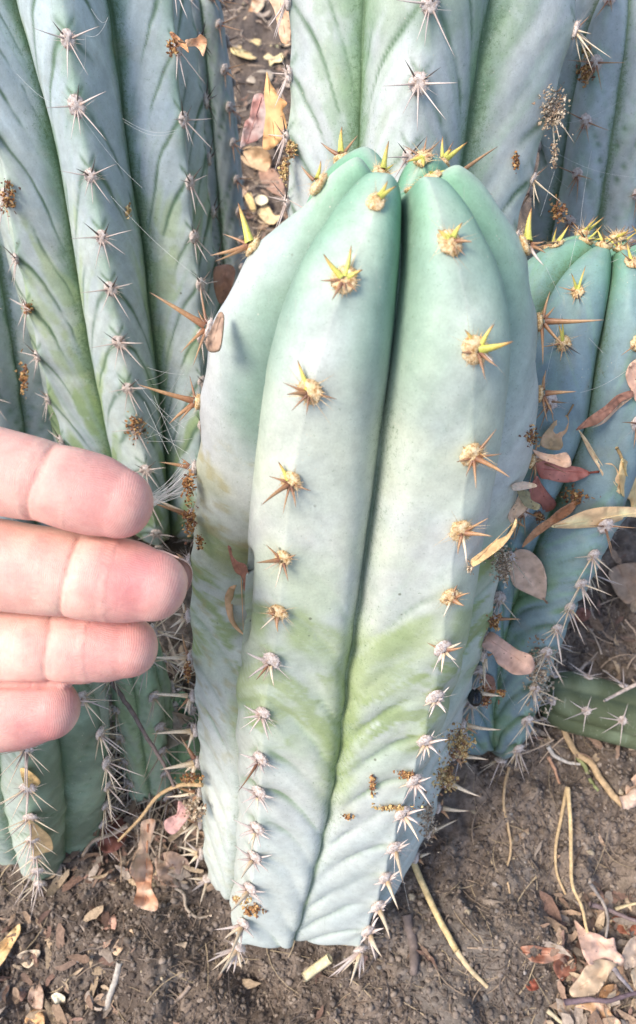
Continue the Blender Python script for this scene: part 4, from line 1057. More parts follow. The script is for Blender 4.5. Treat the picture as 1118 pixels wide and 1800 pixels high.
def ground_z(x, y, fine=True):
    p = np.stack([x, y, np.zeros_like(x)], -1)
    z = (fbm(p * 9, 5, 3) - .5) * .020 + (fbm(p * 38, 6, 4) - .5) * .020 + np.maximum(fbm(p * 75, 16, 2) - .55, 0) * .02
    for (a, b, r, h) in PITW:
        z = z - h * np.exp(-((x - a) ** 2 + (y - b) ** 2) / (r * r))
    if fine:
        fade = 1 - sstep(.0, .06, np.maximum(np.maximum(-.24 - x, x - .29), np.maximum(-.06 - y, y - .46)) * 1.0)
        z00 = z
        f = fbm(p * np.array([170, 170, 1]) + fbm(p * 60, 3, 2)[..., None] * 2.5, 7, 5, .6) - .5
        z = z + f * .0040 + (1 - np.abs(fbm(p * np.array([120, 210, 1]) + f[..., None] * 2, 8, 3) - .5) * 5) * .0011 + np.maximum(fbm(p * 330, 18, 2) - .5, 0) * .004
        z = z00 + (z - z00) * fade
    return z

def spaced(a, b, step, grow, far):
    c = list(np.arange(a, b, step))
    s_ = step; x = c[-1]; up = []
    while x < far: s_ *= grow; x += s_; up.append(x)
    s_ = step; x = a; dn = []
    while x > -far: s_ *= grow; x -= s_; dn.append(x)
    return np.array(dn[::-1] + c + up)

gx = spaced(-.24, .29, .00115, 1.09, 12.0)
gy = spaced(-.06, .46, .00115, 1.035, 12.0)
GX, GY = np.meshgrid(gx, gy, indexing='ij')
GZ = ground_z(GX, GY)
gp = np.stack([GX, GY, GZ], -1)
pf = np.stack([GX, GY, GX * 0], -1)
nA = fbm(pf * 22, 31, 4); nB = fbm(pf * 150, 32, 4, .6); nC = fbm(pf * np.array([420, 160, 1]) + nA[..., None] * 6, 33, 3)
gc = mixc((.115, .090, .074), (.265, .21, .168), sstep(.35, .65, nA * .5 + nB * .5))
gc = mixc(gc, (.23, .19, .155), sstep(.58, .72, nC) * .55)
gc = mixc(gc, (.19, .175, .16), sstep(.6, .72, fbm(pf * 14, 35, 3)) * .5)
gc = mixc(gc, (.20, .155, .105), sstep(.25, .5, GY) * .55)
gc = gc * (.85 + .3 * vnoise(pf * 700, 36))[..., None]
fd_ = 1 - sstep(.0, .08, np.maximum(np.maximum(-.24 - GX, GX - .29), np.maximum(-.06 - GY, GY - .46)))
gc = gc * fd_[..., None] + (np.array((.15, .12, .10)) * (.8 + .4 * fbm(pf * 3, 37, 2))[..., None]) * (1 - fd_[..., None])
M_SOIL = mat_tint('soil_surface', rough=.95, nscale=520, amt=.3, bump=.8, bdist=.0015, spec=.12)
me = np_mesh('soil', gp.reshape(-1, 3), grid_faces(len(gx), len(gy)), True, gc.reshape(-1, 3))
prop(link('soil_ground', me, None, M_SOIL), kind='structure', label='dark crumbly soil under the cactus stems')

def gz1(x, y): return float(ground_z(np.array([x]), np.array([y]), False)[0])

def rand_ground(rnd, boxes):
    bx = rnd.choices(boxes, weights=[b[4] for b in boxes])[0]
    p = ray_ground(rnd.uniform(bx[0], bx[2]), rnd.uniform(bx[1], bx[3]))
    return p[0], p[1]

def blob_scatter(name, n, size, boxes, cols, seed, flat=1.0, label=None, sub=1):
    rnd = random.Random(seed); rs = np.random.RandomState(seed)
    bm = bmesh.new(); bmesh.ops.create_icosphere(bm, subdivisions=sub, radius=1)
    bv = np.array([v.co[:] for v in bm.verts]); bf = np.array([[v.index for v in f.verts] for f in bm.faces]); bm.free()
    V, F, C = [], [], []
    for i in range(n):
        x, y = rand_ground(rnd, boxes)
        s_ = size[0] * (size[1] / size[0]) ** (rnd.random() ** 1.8)
        q = bv * (1 + rs.uniform(-.35, .35, (len(bv), 1))) * np.array([1, rnd.uniform(.6, 1), flat * rnd.uniform(.5, .9)]) * s_
        a = rnd.uniform(0, 6.28); R = np.array([[math.cos(a), -math.sin(a), 0], [math.sin(a), math.cos(a), 0], [0, 0, 1]])
        tl = rnd.uniform(-.5, .5); R2 = np.array([[1, 0, 0], [0, math.cos(tl), -math.sin(tl)], [0, math.sin(tl), math.cos(tl)]])
        q = q @ R2.T @ R.T + np.array([x, y, 0])
        V.append(q); C.append(np.tile(np.array(rnd.choice(cols)) * rnd.uniform(.7, 1.3), (len(bv), 1))); F.append(bf + i * len(bv))
        V[-1][:, 2] += 0
    V = np.array(V); cen = V.mean(1)
    zz = ground_z(cen[:, 0], cen[:, 1])
    V[:, :, 2] += zz[:, None] + .0003
    me = np_mesh(name, V.reshape(-1, 3), np.concatenate(F), False, np.concatenate(C))
    return prop(link(name, me, None, M_CRUMB), kind='stuff', label=label)

M_CRUMB = mat_tint('crumbs', rough=.92, nscale=700, amt=.3, bump=.6, bdist=.0008, spec=.15)
SOILB = [(-60, 1480, 1180, 1860, 5), (830, 1040, 1180, 1500, 2), (60, 1180, 380, 1500, 1), (340, -40, 560, 500, 1.5), (300, 1000, 600, 1400, .3)]
blob_scatter('soil_crumbs', 15000, (.0004, .0020), SOILB, [(.15, .12, .10), (.20, .165, .14), (.11, .088, .075), (.27, .22, .18)], 3, label='small dark soil crumbs lying on the ground')
blob_scatter('pebbles', 130, (.0006, .0026), SOILB, [(.36, .30, .22), (.28, .25, .23), (.42, .35, .25), (.22, .20, .18)], 4, label='tiny pale pebbles scattered on the soil', sub=2)

def fibre_scatter(name, n, boxes, cols, seed, ln=(.006, .03), rad=(.00012, .0004), label=None, lift=.002):
    rnd = random.Random(seed); rows = []
    for i in range(n):
        x, y = rand_ground(rnd, boxes); a = rnd.uniform(0, 6.28); L = rnd.uniform(*ln); r = rnd.uniform(*rad)
        cv = rnd.uniform(-1.2, 1.2); pts = []
        for j in range(6):
            pts.append((x, y)); x += math.cos(a) * L / 5; y += math.sin(a) * L / 5; a += cv / 5
        rows.append((pts, r, lift * rnd.random(), np.array(rnd.choice(cols)) * rnd.uniform(.75, 1.25)))
    P = np.array([r_[0] for r_ in rows]); R = np.array([r_[1] for r_ in rows])[:, None]; lf = np.array([r_[2] for r_ in rows])[:, None]
    zs = ground_z(P[..., 0], P[..., 1], False); t = np.linspace(0, 1, 6)
    zt = (zs[:, :1] * (1 - t) + zs[:, -1:] * t) * .4 + zs * .6 + R + lf
    d = np.gradient(P, axis=1); d /= np.linalg.norm(d, axis=2, keepdims=True) + 1e-9
    nx, ny = -d[..., 1], d[..., 0]; rr = R * (1 - .5 * t)
    V = np.stack([np.stack([P[..., 0] + nx * rr, P[..., 1] + ny * rr, zt], -1), np.stack([P[..., 0], P[..., 1], zt + rr], -1), np.stack([P[..., 0] - nx * rr, P[..., 1] - ny * rr, zt], -1)], 2)
    C = np.repeat(np.array([r_[3] for r_ in rows]), 18, axis=0)
    f1 = []
    for j in range(5):
        a0 = j * 3; f1 += [(a0, a0 + 1, a0 + 4, a0 + 3), (a0 + 1, a0 + 2, a0 + 5, a0 + 4)]
    F = (np.arange(n)[:, None, None] * 18 + np.array(f1)[None]).reshape(-1, 4)
    me = np_mesh(name, V.reshape(-1, 3), F, False, C)
    return prop(link(name, me, None, M_CRUMB), kind='stuff', label=label)

fibre_scatter('plant_fibres', 1000, SOILB, [(.26, .20, .15), (.15, .11, .085), (.38, .30, .2), (.12, .10, .09)], 9, label='fine dry fibres and rootlets matted into the soil')
fibre_scatter('soil_fuzz', 5200, SOILB, [(.17, .135, .11), (.12, .095, .08), (.22, .175, .14), (.10, .08, .07)], 19, ln=(.002, .009), rad=(.00012, .0004), label='short fuzzy root hairs covering the soil', lift=.0018)
fibre_scatter('dry_spines', 420, [(100, 1180, 340, 1480, 4), (340, -40, 540, 480, 2), (880, 1040, 1118, 1330, 1)], [(.55, .45, .36), (.45, .34, .25)], 10, ln=(.012, .03), rad=(.0003, .0006), label='fallen dry spines lying among the stems', lift=.006)

def litter(name, n, boxes, cols, seed, size=(.003, .015), label=None, lift=.004):
    """small torn leaf bits, too many and too small to tell apart"""
    rnd = random.Random(seed); V, F, C = [], [], []
    for i in range(n):
        x, y = rand_ground(rnd, boxes); z = gz1(x, y) + lift * rnd.random() + .0008
        L = size[0] * (size[1] / size[0]) ** rnd.random(); w = L * rnd.uniform(.25, .6); m = 12
        a0 = rnd.uniform(0, 6.28); tl = Vector((rnd.uniform(-.6, .6), rnd.uniform(-.6, .6), 1)).normalized(); cu = rnd.uniform(-1.2, 1.6)
        q = tl.to_track_quat('Z', 'Y').to_matrix(); n0 = len(V)
        col = np.array(rnd.choice(cols)) * rnd.uniform(.7, 1.25)
        V.append((x, y, z)); C.append(col)
        for j in range(m):
            a = j * 6.283 / m; r_ = rnd.uniform(.55, 1.0) + .35 * abs(math.cos(a)) ** 6
            lx, ly = math.cos(a) * L * .5 * r_, math.sin(a) * w * .5 * r_
            p = q @ Vector((lx * math.cos(a0) - ly * math.sin(a0), lx * math.sin(a0) + ly * math.cos(a0), cu * (lx * lx + ly * ly * 3) / L))
            V.append((x + p.x, y + p.y, z + p.z)); C.append(col * rnd.uniform(.8, 1.15))
        for j in range(m): F.append((n0, n0 + 1 + j, n0 + 1 + (j + 1) % m))
    me = np_mesh(name, np.array(V), np.array(F), False, np.array(C))
    return prop(link(name, me, None, M_CRUMB), kind='stuff', label=label)
litter('leaf_fragments', 1300, [(340, -60, 540, 480, 4), (90, 1160, 370, 1560, 6), (960, 1560, 1160, 1840, 2), (-40, 1600, 200, 1840, 1.2), (840, 980, 1160, 1340, 2), (980, 1600, 1160, 1840, 1), (-40, 1460, 1160, 1840, .7), (1040, 60, 1150, 420, 1)],
       [(.38, .27, .19), (.28, .19, .14), (.46, .35, .24), (.22, .14, .11), (.34, .28, .23)], 21, label='broken dry leaf bits scattered over the soil')
# ------------------------------------------------------------------ hand
M_SKIN = None
def mat_skin():
    s = NT('skin')
    co = s.coord()
    at = s.n('ShaderNodeAttribute', attribute_name='tint').outputs['Color']
    n = s.noise(co, 120, 5, .6); n2 = s.noise(co, 900, 3, .6)
    c = s.mix(1.0, at, s.ramp(n, [(.3, (.90, .76, .76)), (.7, (1.06, 1.12, 1.08))]), 'MULTIPLY')
    c = s.mix(1.0, c, s.ramp(n2, [(.3, g3(.96)), (.7, g3(1.03))]), 'MULTIPLY')
    v = s.n('ShaderNodeTexVoronoi'); s.l(co, v.inputs['Vector']); v.inputs['Scale'].default_value = 260
    sp = s.ramp(v.outputs['Distance'], [(0, g3(1)), (.05, g3(1)), (.09, g3(0))]); gt = s.ramp(s.noise(co, 60, 2), [(.55, g3(0)), (.6, g3(1))])
    c = s.mix(s.mix(1.0, s.mix(1.0, sp, gt, 'MULTIPLY'), g3(.35), 'MULTIPLY'), c, (.40, .16, .11))
    s.color(c)
    s.set('Subsurface Weight', .25); s.set('Subsurface Scale', .004)
    if 'Subsurface Radius' in s.b.inputs: s.b.inputs['Subsurface Radius'].default_value = (1.0, .35, .2)
    s.rough(.5); s.set('Specular IOR Level', .4)
    # friction ridges curving round the pads: rings about each fingertip, bent by noise (attribute ridge = warped distance)
    rd = s.n('ShaderNodeAttribute', attribute_name='ridge').outputs['Fac']
    w = s.n('ShaderNodeMath', operation='SINE'); m = s.n('ShaderNodeMath', operation='MULTIPLY'); s.l(rd, m.inputs[0]); m.inputs[1].default_value = 1.0
    s.l(m.outputs[0], w.inputs[0])
    v3 = s.n('ShaderNodeTexVoronoi', feature='DISTANCE_TO_EDGE'); s.l(co, v3.inputs['Vector']); v3.inputs['Scale'].default_value = 1300
    nb = s.bump(w.outputs[0], .24, .0001)
    nb = s.bump(v3.outputs['Distance'], .3, .0002, nb)
    n5 = s.noise(co, 420, 4, .6)
    nb = s.bump(n5, .3, .0005, nb)
    nb = s.bump(n2, .25, .0002, nb)
    s.normal(nb)
    return s.m
M_SKIN = mat_skin()

# finger centre lines in camera-style metres, base first: (px, py, depth, radius m)
HD = .176
def fp(x, y, r, d=HD): return (*cam3(x, y, d + r * d / FPX), r * d / FPX)
FING = [
    [fp(-820, 640, 88, 0.215), fp(-560, 730, 92, 0.2), fp(-330, 782, 88, 0.186), fp(-120, 806, 84.7, 0.174), fp(0, 829, 81.6, 0.173), fp(60, 843, 78.5, 0.173), fp(88, 850, 76, 0.173), fp(130, 861, 77.5, 0.173), fp(178, 874, 74.5, 0.174), fp(207, 884, 65.3, 0.175)],
    [fp(-820, 880, 90, 0.215), fp(-560, 935, 90, 0.2), fp(-330, 965, 86, 0.188), fp(-120, 985, 89, 0.182), fp(0, 993, 85.9, 0.181), fp(90, 1004, 81.6, 0.18), fp(140, 1011, 79, 0.18), fp(190, 1018, 79.5, 0.18), fp(240, 1025, 74.2, 0.181), fp(266, 1030, 65.7, 0.182)],
    [fp(-820, 1110, 84, 0.218), fp(-560, 1128, 84, 0.205), fp(-330, 1135, 80, 0.193), fp(-120, 1135, 82.9, 0.192), fp(0, 1134, 79.5, 0.192), fp(60, 1133, 76.2, 0.191), fp(106, 1133, 72.8, 0.191), fp(150, 1134, 72.8, 0.191), fp(195, 1135, 67.2, 0.192), fp(223, 1137, 58.2, 0.193)],
    [fp(-820, 1300, 80, 0.222), fp(-560, 1290, 78, 0.21), fp(-330, 1278, 74, 0.198), fp(-180, 1268, 72.1, 0.1925), fp(-90, 1262, 70, 0.1915), fp(-30, 1258, 68, 0.1915), fp(20, 1254, 68, 0.1915), fp(62, 1249, 63.9, 0.1925), fp(88, 1247, 55.6, 0.1935)],
]
CREASES = [[(88, .0011), (-120, .0010)], [(138, .0011), (-100, .0010)], [(106, .0011), (-110, .0010)], [(-60, .0010), (-200, .001)]]
def hand_build():
    V, F = [], []
    def tube(pts, ns=40, squash=.90, cap0=True):
        P = np.array([p[:3] for p in pts]); R = np.array([p[3] for p in pts])
        seg = np.concatenate([[0], np.cumsum(np.linalg.norm(np.diff(P, axis=0), axis=1))])
        T = np.linspace(0, seg[-1], 90)
        C = np.stack([catmull(seg, P[:, i], T) for i in range(3)], -1); rr = catmull(seg, R, T)
        d = C[-1] - C[-2]; d /= np.linalg.norm(d)
        # hemispherical tip
        rt = rr[-1]; extra = []
        for a in np.linspace(0, math.pi / 2, 12)[1:]:
            extra.append((C[-1] + d * rt * .98 * math.sin(a), rt * math.cos(a) ** .9 + 1e-6))
        C = np.vstack([C] + [e[0][None] for e in extra]); rr = np.concatenate([rr, [e[1] for e in extra]])
        tan = np.gradient(C, axis=0); tan /= np.linalg.norm(tan, axis=1, keepdims=True)
        up = np.array([0, -1.0, 0]); sd = np.cross(tan, up); sd /= np.linalg.norm(sd, axis=1, keepdims=True)   # roughly the depth direction
        u2 = np.cross(sd, tan)
        a = np.linspace(0, 2 * math.pi, ns, endpoint=False)
        Q = C[:, None] + (np.cos(a)[None, :, None] * u2[:, None] + np.sin(a)[None, :, None] * sd[:, None] * squash) * rr[:, None, None]
        n0 = len(V); m = len(C)
        V.extend(Q.reshape(-1, 3)); F.extend((grid_faces(m, ns, True) + n0).tolist())
        F.append([n0 + j for j in range(ns)][::-1]); F.append([n0 + (m - 1) * ns + j for j in range(ns)])
    for f_ in FING: tube(f_)
    # palm, thumb, wrist (left of the frame)
    for k in range(4):
        p0 = FING[k][0]; 
    palm_y = [cam3(-820, y_, .225)[1] for y_ in (660, 880, 1100, 1290)]
    x0 = FING[0][0][0]
    for i, yy in enumerate(palm_y):
        z0 = .236
        tube([(x0 - .085, yy * .55 + .02, z0 + .018, .018), (x0 - .045, yy * .9 + .005, z0 + .006, .0155), (x0 - .01, yy, z0 - .002, .0145), (x0 + .012, yy, z0 - .006, .0135)], squash=.85)
    for i in range(3):
        yy = .5 * (palm_y[i] + palm_y[i + 1])
        tube([(x0 - .085, yy * .55 + .02, z0 + .018, .017), (x0 - .045, yy * .9 + .005, z0 + .006, .0150), (x0 - .012, yy, z0 - .001, .0135)], squash=.85)
    tube([(x0 - .20, .022, .27, .024), (x0 - .14, .021, .265, .0225), (x0 - .085, .02, .255, .024), (x0 - .06, .02, .25, .022)], squash=.8)
    # thumb leaves the side of the palm near its base, slack, pointing up and to the right
    tube([(x0 - .080, -.005, .250, .016), (x0 - .058, -.036, .240, .0145), (x0 - .030, -.064, .228, .0115), (x0 - .004, -.080, .218, .0105), (x0 + .012, -.088, .213, .0092)], squash=.9)
    me = bpy.data.meshes.new('hand_raw'); me.from_pydata([tuple(c2w(v)) for v in V], [], F)
    bm = bmesh.new(); bm.from_mesh(me); bmesh.ops.recalc_face_normals(bm, faces=bm.faces); bm.to_mesh(me); bm.free()
    o = bpy.data.objects.new('hand_raw', me); COL.objects.link(o)
    md = o.modifiers.new('r', 'REMESH'); md.mode = 'VOXEL'; md.voxel_size = .0006
    ms = o.modifiers.new('s', 'SMOOTH'); ms.factor = .5; ms.iterations = 6
    dg = bpy.context.evaluated_depsgraph_get(); ev = o.evaluated_get(dg); em = ev.to_mesh()
    n = len(em.vertices); v = np.empty(n * 3, np.float32); em.vertices.foreach_get('co', v); v = v.reshape(-1, 3)
    nr = np.empty(n * 3, np.float32); em.vertices.foreach_get('normal', nr); nr = nr.reshape(-1, 3)
    fs = [list(p.vertices) for p in em.polygons]
    fs = np.array([f for f in fs if len(f) == 4], dtype=np.int32)
    ev.to_mesh_clear(); bpy.data.objects.remove(o)
    return v.astype(float), nr.astype(float), fs
hv, hn, hf = hand_build()
hx, hy, hd = proj(hv)
# which finger each vertex belongs to, and where along it
def finger_coord(v):
    allb = np.full((4, len(v)), 1e9); best = np.full(len(v), 1e9); fi = np.zeros(len(v), int); al = np.zeros(len(v)); ds = np.zeros(len(v))
    for k, f_ in enumerate(FING):
        P = np.array([c2w(p[:3]) for p in f_]); R = np.array([p[3] for p in f_])
        s0 = 0
        tot = np.linalg.norm(np.diff(P, axis=0), axis=1).sum()
        for i in range(len(P) - 1):
            a, b = P[i], P[i + 1]; ab = b - a; L = np.linalg.norm(ab)
            t = np.clip(((v - a) @ ab) / L ** 2, 0, 1 if i < len(P) - 2 else 3)
            dd = np.linalg.norm(v - (a + t[:, None] * ab), axis=1) - (R[i] + (R[i + 1] - R[i]) * np.clip(t, 0, 1))
            allb[k] = np.minimum(allb[k], dd)
            m = dd < best
            best[m] = dd[m]; fi[m] = k; al[m] = (s0 + t * L)[m] - tot
            s0 += L
    return fi, al, best, allb
fi, al, fd, allb = finger_coord(hv)
viewd = np.array([0, 0, CAM_H]) - hv; viewd /= np.linalg.norm(viewd, axis=1, keepdims=True)
CAMB = c2w(np.array([0, 0, -1.0])) - c2w(np.array([0, 0, 0.0]))   # unit vector towards the camera plane
palmar = hn @ CAMB
skinc = np.tile(np.array([.73, .47, .395]), (len(hv), 1))
pn = fbm(hv * 90, 71, 4)
disp = np.zeros(len(hv)); ridge = np.zeros(len(hv))
for k in range(4):
    f_ = FING[k]; P = np.array([c2w(p[:3]) for p in f_]); R = f_[-2][3]
    m = fi == k
    # arc position of a crease given by the pixel x where it crosses the centre line
    pxs = proj(P)[0]; seg = np.concatenate([[0], np.cumsum(np.linalg.norm(np.diff(P, axis=0), axis=1))]); tot = seg[-1]
    curv = (hv - P[-2])
    across = hn[:, 1] * 0
    ay = (hy - np.interp(hx, pxs, proj(P)[1])) / (f_[-2][3] * FPX / f_[-2][2])
    for j, (cx_, dep) in enumerate(CREASES[k]):
        ac = np.interp(cx_, pxs, seg) - tot
        x_ = al - ac + .0010 * ay ** 2 + .0007 * ay + (fbm(hv * 150, 5 + k, 2) - .5) * .0012
        w = sstep(-.15, .5, palmar)
        disp -= np.where(m, (np.exp(-(x_ / .00032) ** 2) * .00042 + np.exp(-(x_ / .0018) ** 2) * .00045) * w, 0)
        disp -= np.where(m, np.exp(-((x_ - .0017) / .0003) ** 2) * .00012 * w * sstep(.4, .6, pn), 0)
        skinc = mixc(skinc, (.50, .20, .15), np.where(m, np.exp(-(x_ / .0004) ** 2) * .35 * w, 0))
        disp += np.where(m, np.exp(-((x_ - .0055) / .004) ** 2) * .0004 * w, 0)
    # pink pad, paler rim near the crease
    pad = np.exp(-((al + R * .15) / (R * 1.0)) ** 2)
    skinc = mixc(skinc, (.67, .275, .27), np.where(m, np.clip(pad * (.75 + .8 * (pn - .5)), 0, .9), 0))
    skinc = mixc(skinc, (.71, .38, .33), np.where(m, .55 * sstep(.45, .65, fbm(hv * 55, 80 + k, 3)), 0))
    # ridges: arches about a core in the pad
    core = P[-2] + np.array([0, 0, 0]); q = hv - core
    xa = al + R * .55; yb = ay * R
    rad_ = np.sqrt((xa * 1.0) ** 2 + (yb * .85) ** 2) + (fbm(hv * 130, 90 + k, 2) - .5) * .0022
    rr_ = rad_ * 2 * math.pi / .00045
    ridge = np.where(m, rr_, ridge)
tipf = FING
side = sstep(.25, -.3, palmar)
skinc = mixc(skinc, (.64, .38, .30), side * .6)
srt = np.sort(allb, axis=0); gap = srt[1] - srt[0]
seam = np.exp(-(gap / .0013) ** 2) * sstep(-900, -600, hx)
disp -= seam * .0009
skinc = mixc(skinc, (.46, .18, .14), seam * .5)  # darker red painted where the fingers meet, in place of shade
disp += (fbm(hv * 60, 77, 3) - .5) * .0011
hv2 = hv + hn * disp[:, None]
wrist = c2w(np.array([FING[0][0][0] - .20, .022, .27]))
hroot = empty('person', tuple(wrist), label='bare right hand, palm side up, four fingers reaching in from the left to the cactus', cat='person')
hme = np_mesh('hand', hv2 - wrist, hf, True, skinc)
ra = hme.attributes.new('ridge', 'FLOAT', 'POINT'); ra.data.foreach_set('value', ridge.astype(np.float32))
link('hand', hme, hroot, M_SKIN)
# fingernails on the far side of each tip
s_ = NT('nail'); s_.color((.70, .50, .42)); s_.rough(.25); s_.set('Specular IOR Level', .5); M_NAIL = s_.m
for k, f_ in enumerate(FING):
    p1 = np.array(f_[-2][:3]); p2 = np.array(f_[-1][:3]); t = p2 - p1; t /= np.linalg.norm(t); R = f_[-2][3]
    dn = np.array([0, -.45 if k == 1 else -.1, 1.0]); dn -= t * dn.dot(t); dn /= np.linalg.norm(dn); sd = np.cross(t, dn)
    V, nu, nv = [], 12, 12
    for layer in (0, 1):
        for i in range(nu):
            for j in range(nv):
                u_ = i / (nu - 1); w_ = (j / (nv - 1) - .5) * 2
                ang = w_ * 1.0
                r_ = R * (.93 - layer * .05)
                ln = (-.2 + u_ * (1.42 if k == 1 else 1.15) * (1 - .22 * w_ ** 2)) * R
                dd = p1 + t * ln + (dn * math.cos(ang) + sd * math.sin(ang)) * r_ * (1.0 - .25 * max(0, u_ - .6))
                V.append(c2w(dd) - wrist)
    Fq = grid_faces(nu, nv).tolist() + [f[::-1] for f in (grid_faces(nu, nv) + nu * nv).tolist()]
    def rim(idx):
        for a, b in zip(idx[:-1], idx[1:]): Fq.append([a, b, b + nu * nv, a + nu * nv])
    rim([j for j in range(nv)]); rim([(nu - 1) * nv + j for j in range(nv)]); rim([i * nv for i in range(nu)]); rim([i * nv + nv - 1 for i in range(nu)])
    link('fingernail', np_mesh('fingernail', np.array(V), np.array(Fq), True), hroot, M_NAIL)
# ------------------------------------------------------------------ what lies on, between and under the stems
from mathutils.bvhtree import BVHTree
def coarse_world():
    V, F = [], []
    for st, root in STEMS:
        ii = np.unique(np.concatenate([np.arange(0, st.M, 4), [st.M - 1]])); jj = np.arange(0, st.nc, 3 if st.nc > 120 else 1)
        P = st.P2[np.ix_(ii, jj)]
        n0 = sum(len(v) for v in V)
        V.append(P.reshape(-1, 3)); F.append(grid_faces(len(ii), len(jj), True) + n0)
    xs = np.linspace(-.3, .5, 130); ys = np.linspace(-.1, 1.0, 180)
    X, Y_ = np.meshgrid(xs, ys, indexing='ij'); Z = ground_z(X, Y_, False)
    n0 = sum(len(v) for v in V)
    V.append(np.stack([X, Y_, Z], -1).reshape(-1, 3)); F.append(grid_faces(len(xs), len(ys)) + n0)
    return BVHTree.FromPolygons(np.concatenate(V).tolist(), np.concatenate(F).tolist())
BVH = coarse_world()
CAMP = Vector((0, 0, CAM_H))
def hit_d(px, py):
    """camera depth of the first stem or soil surface seen through the pixel"""
    v = Vector(W(px, py, 1.0)) - CAMP
    h = BVH.ray_cast(CAMP, v.normalized())
    if h[0] is None: return .6
    return float(proj(np.array(h[0]))[2])
def soil_d(px, py):
    g = ray_ground(px, py); z = gz1(g[0], g[1]); g = ray_ground(px, py, z); return float(proj(g)[2])

M_LEAF = mat_tint('dead_leaf', rough=.62, nscale=170, amt=.22, bump=.5, bdist=.0006, spec=.35, spots=330)
M_TWIG = mat_tint('dry_twig', rough=.8, nscale=420, amt=.3, bump=.5, bdist=.0005, spec=.2)
M_DEB = mat_tint('debris', rough=.9, nscale=900, amt=.35, bump=.4, bdist=.0004, spec=.2)

def smooth_poly(pts, n):
    pts = np.array(pts, float); m = len(pts)
    out = []
    for i in range(m):
        p0, p1, p2, p3 = pts[(i - 1) % m], pts[i], pts[(i + 1) % m], pts[(i + 2) % m]
        for t in np.linspace(0, 1, n, endpoint=False):
            c = .5 * ((2 * p1) + (-p0 + p2) * t + (2 * p0 - 5 * p1 + 4 * p2 - p3) * t * t + (-p0 + 3 * p1 - 3 * p2 + p3) * t ** 3)
            out.append(c * .8 + (p1 * (1 - t) + p2 * t) * .2)
    return np.array(out)

def tube_mesh(name, P, r, ns=7, cols=None, col=(.3, .2, .1), wob=.12, seed=0):
    P = np.asarray(P, float); r = np.broadcast_to(np.asarray(r, float), (len(P),))
    tan = np.gradient(P, axis=0); tan /= np.linalg.norm(tan, axis=1, keepdims=True) + 1e-12
    up = np.array([.13, .21, .97]); a1 = np.cross(tan, up); a1 /= np.linalg.norm(a1, axis=1, keepdims=True) + 1e-9; a2 = np.cross(tan, a1)
    an = np.linspace(0, 2 * math.pi, ns, endpoint=False)
    rs = np.random.RandomState(seed)
    rr = r[:, None] * (1 + rs.uniform(-wob, wob, (len(P), ns)))
    V = P[:, None] + (np.cos(an)[None, :, None] * a1[:, None] + np.sin(an)[None, :, None] * a2[:, None]) * rr[..., None]
    V = V.reshape(-1, 3); F = grid_faces(len(P), ns, True).tolist()
    F.append(list(range(ns))[::-1]); F.append([(len(P) - 1) * ns + j for j in range(ns)])
    if cols is None: cols = np.tile(np.array(col), (len(V), 1)) * (1 + rs.uniform(-.12, .12, (len(V), 1)))
    return np_mesh(name, V, F, True, cols)

def dpath(px, n=12):
    px = np.array(px, float); s_ = np.concatenate([[0], np.cumsum(np.hypot(*np.diff(px, axis=0).T))])
    T = np.linspace(0, s_[-1], n)
    return np.stack([catmull(s_, px[:, 0], T), catmull(s_, px[:, 1], T)], -1)

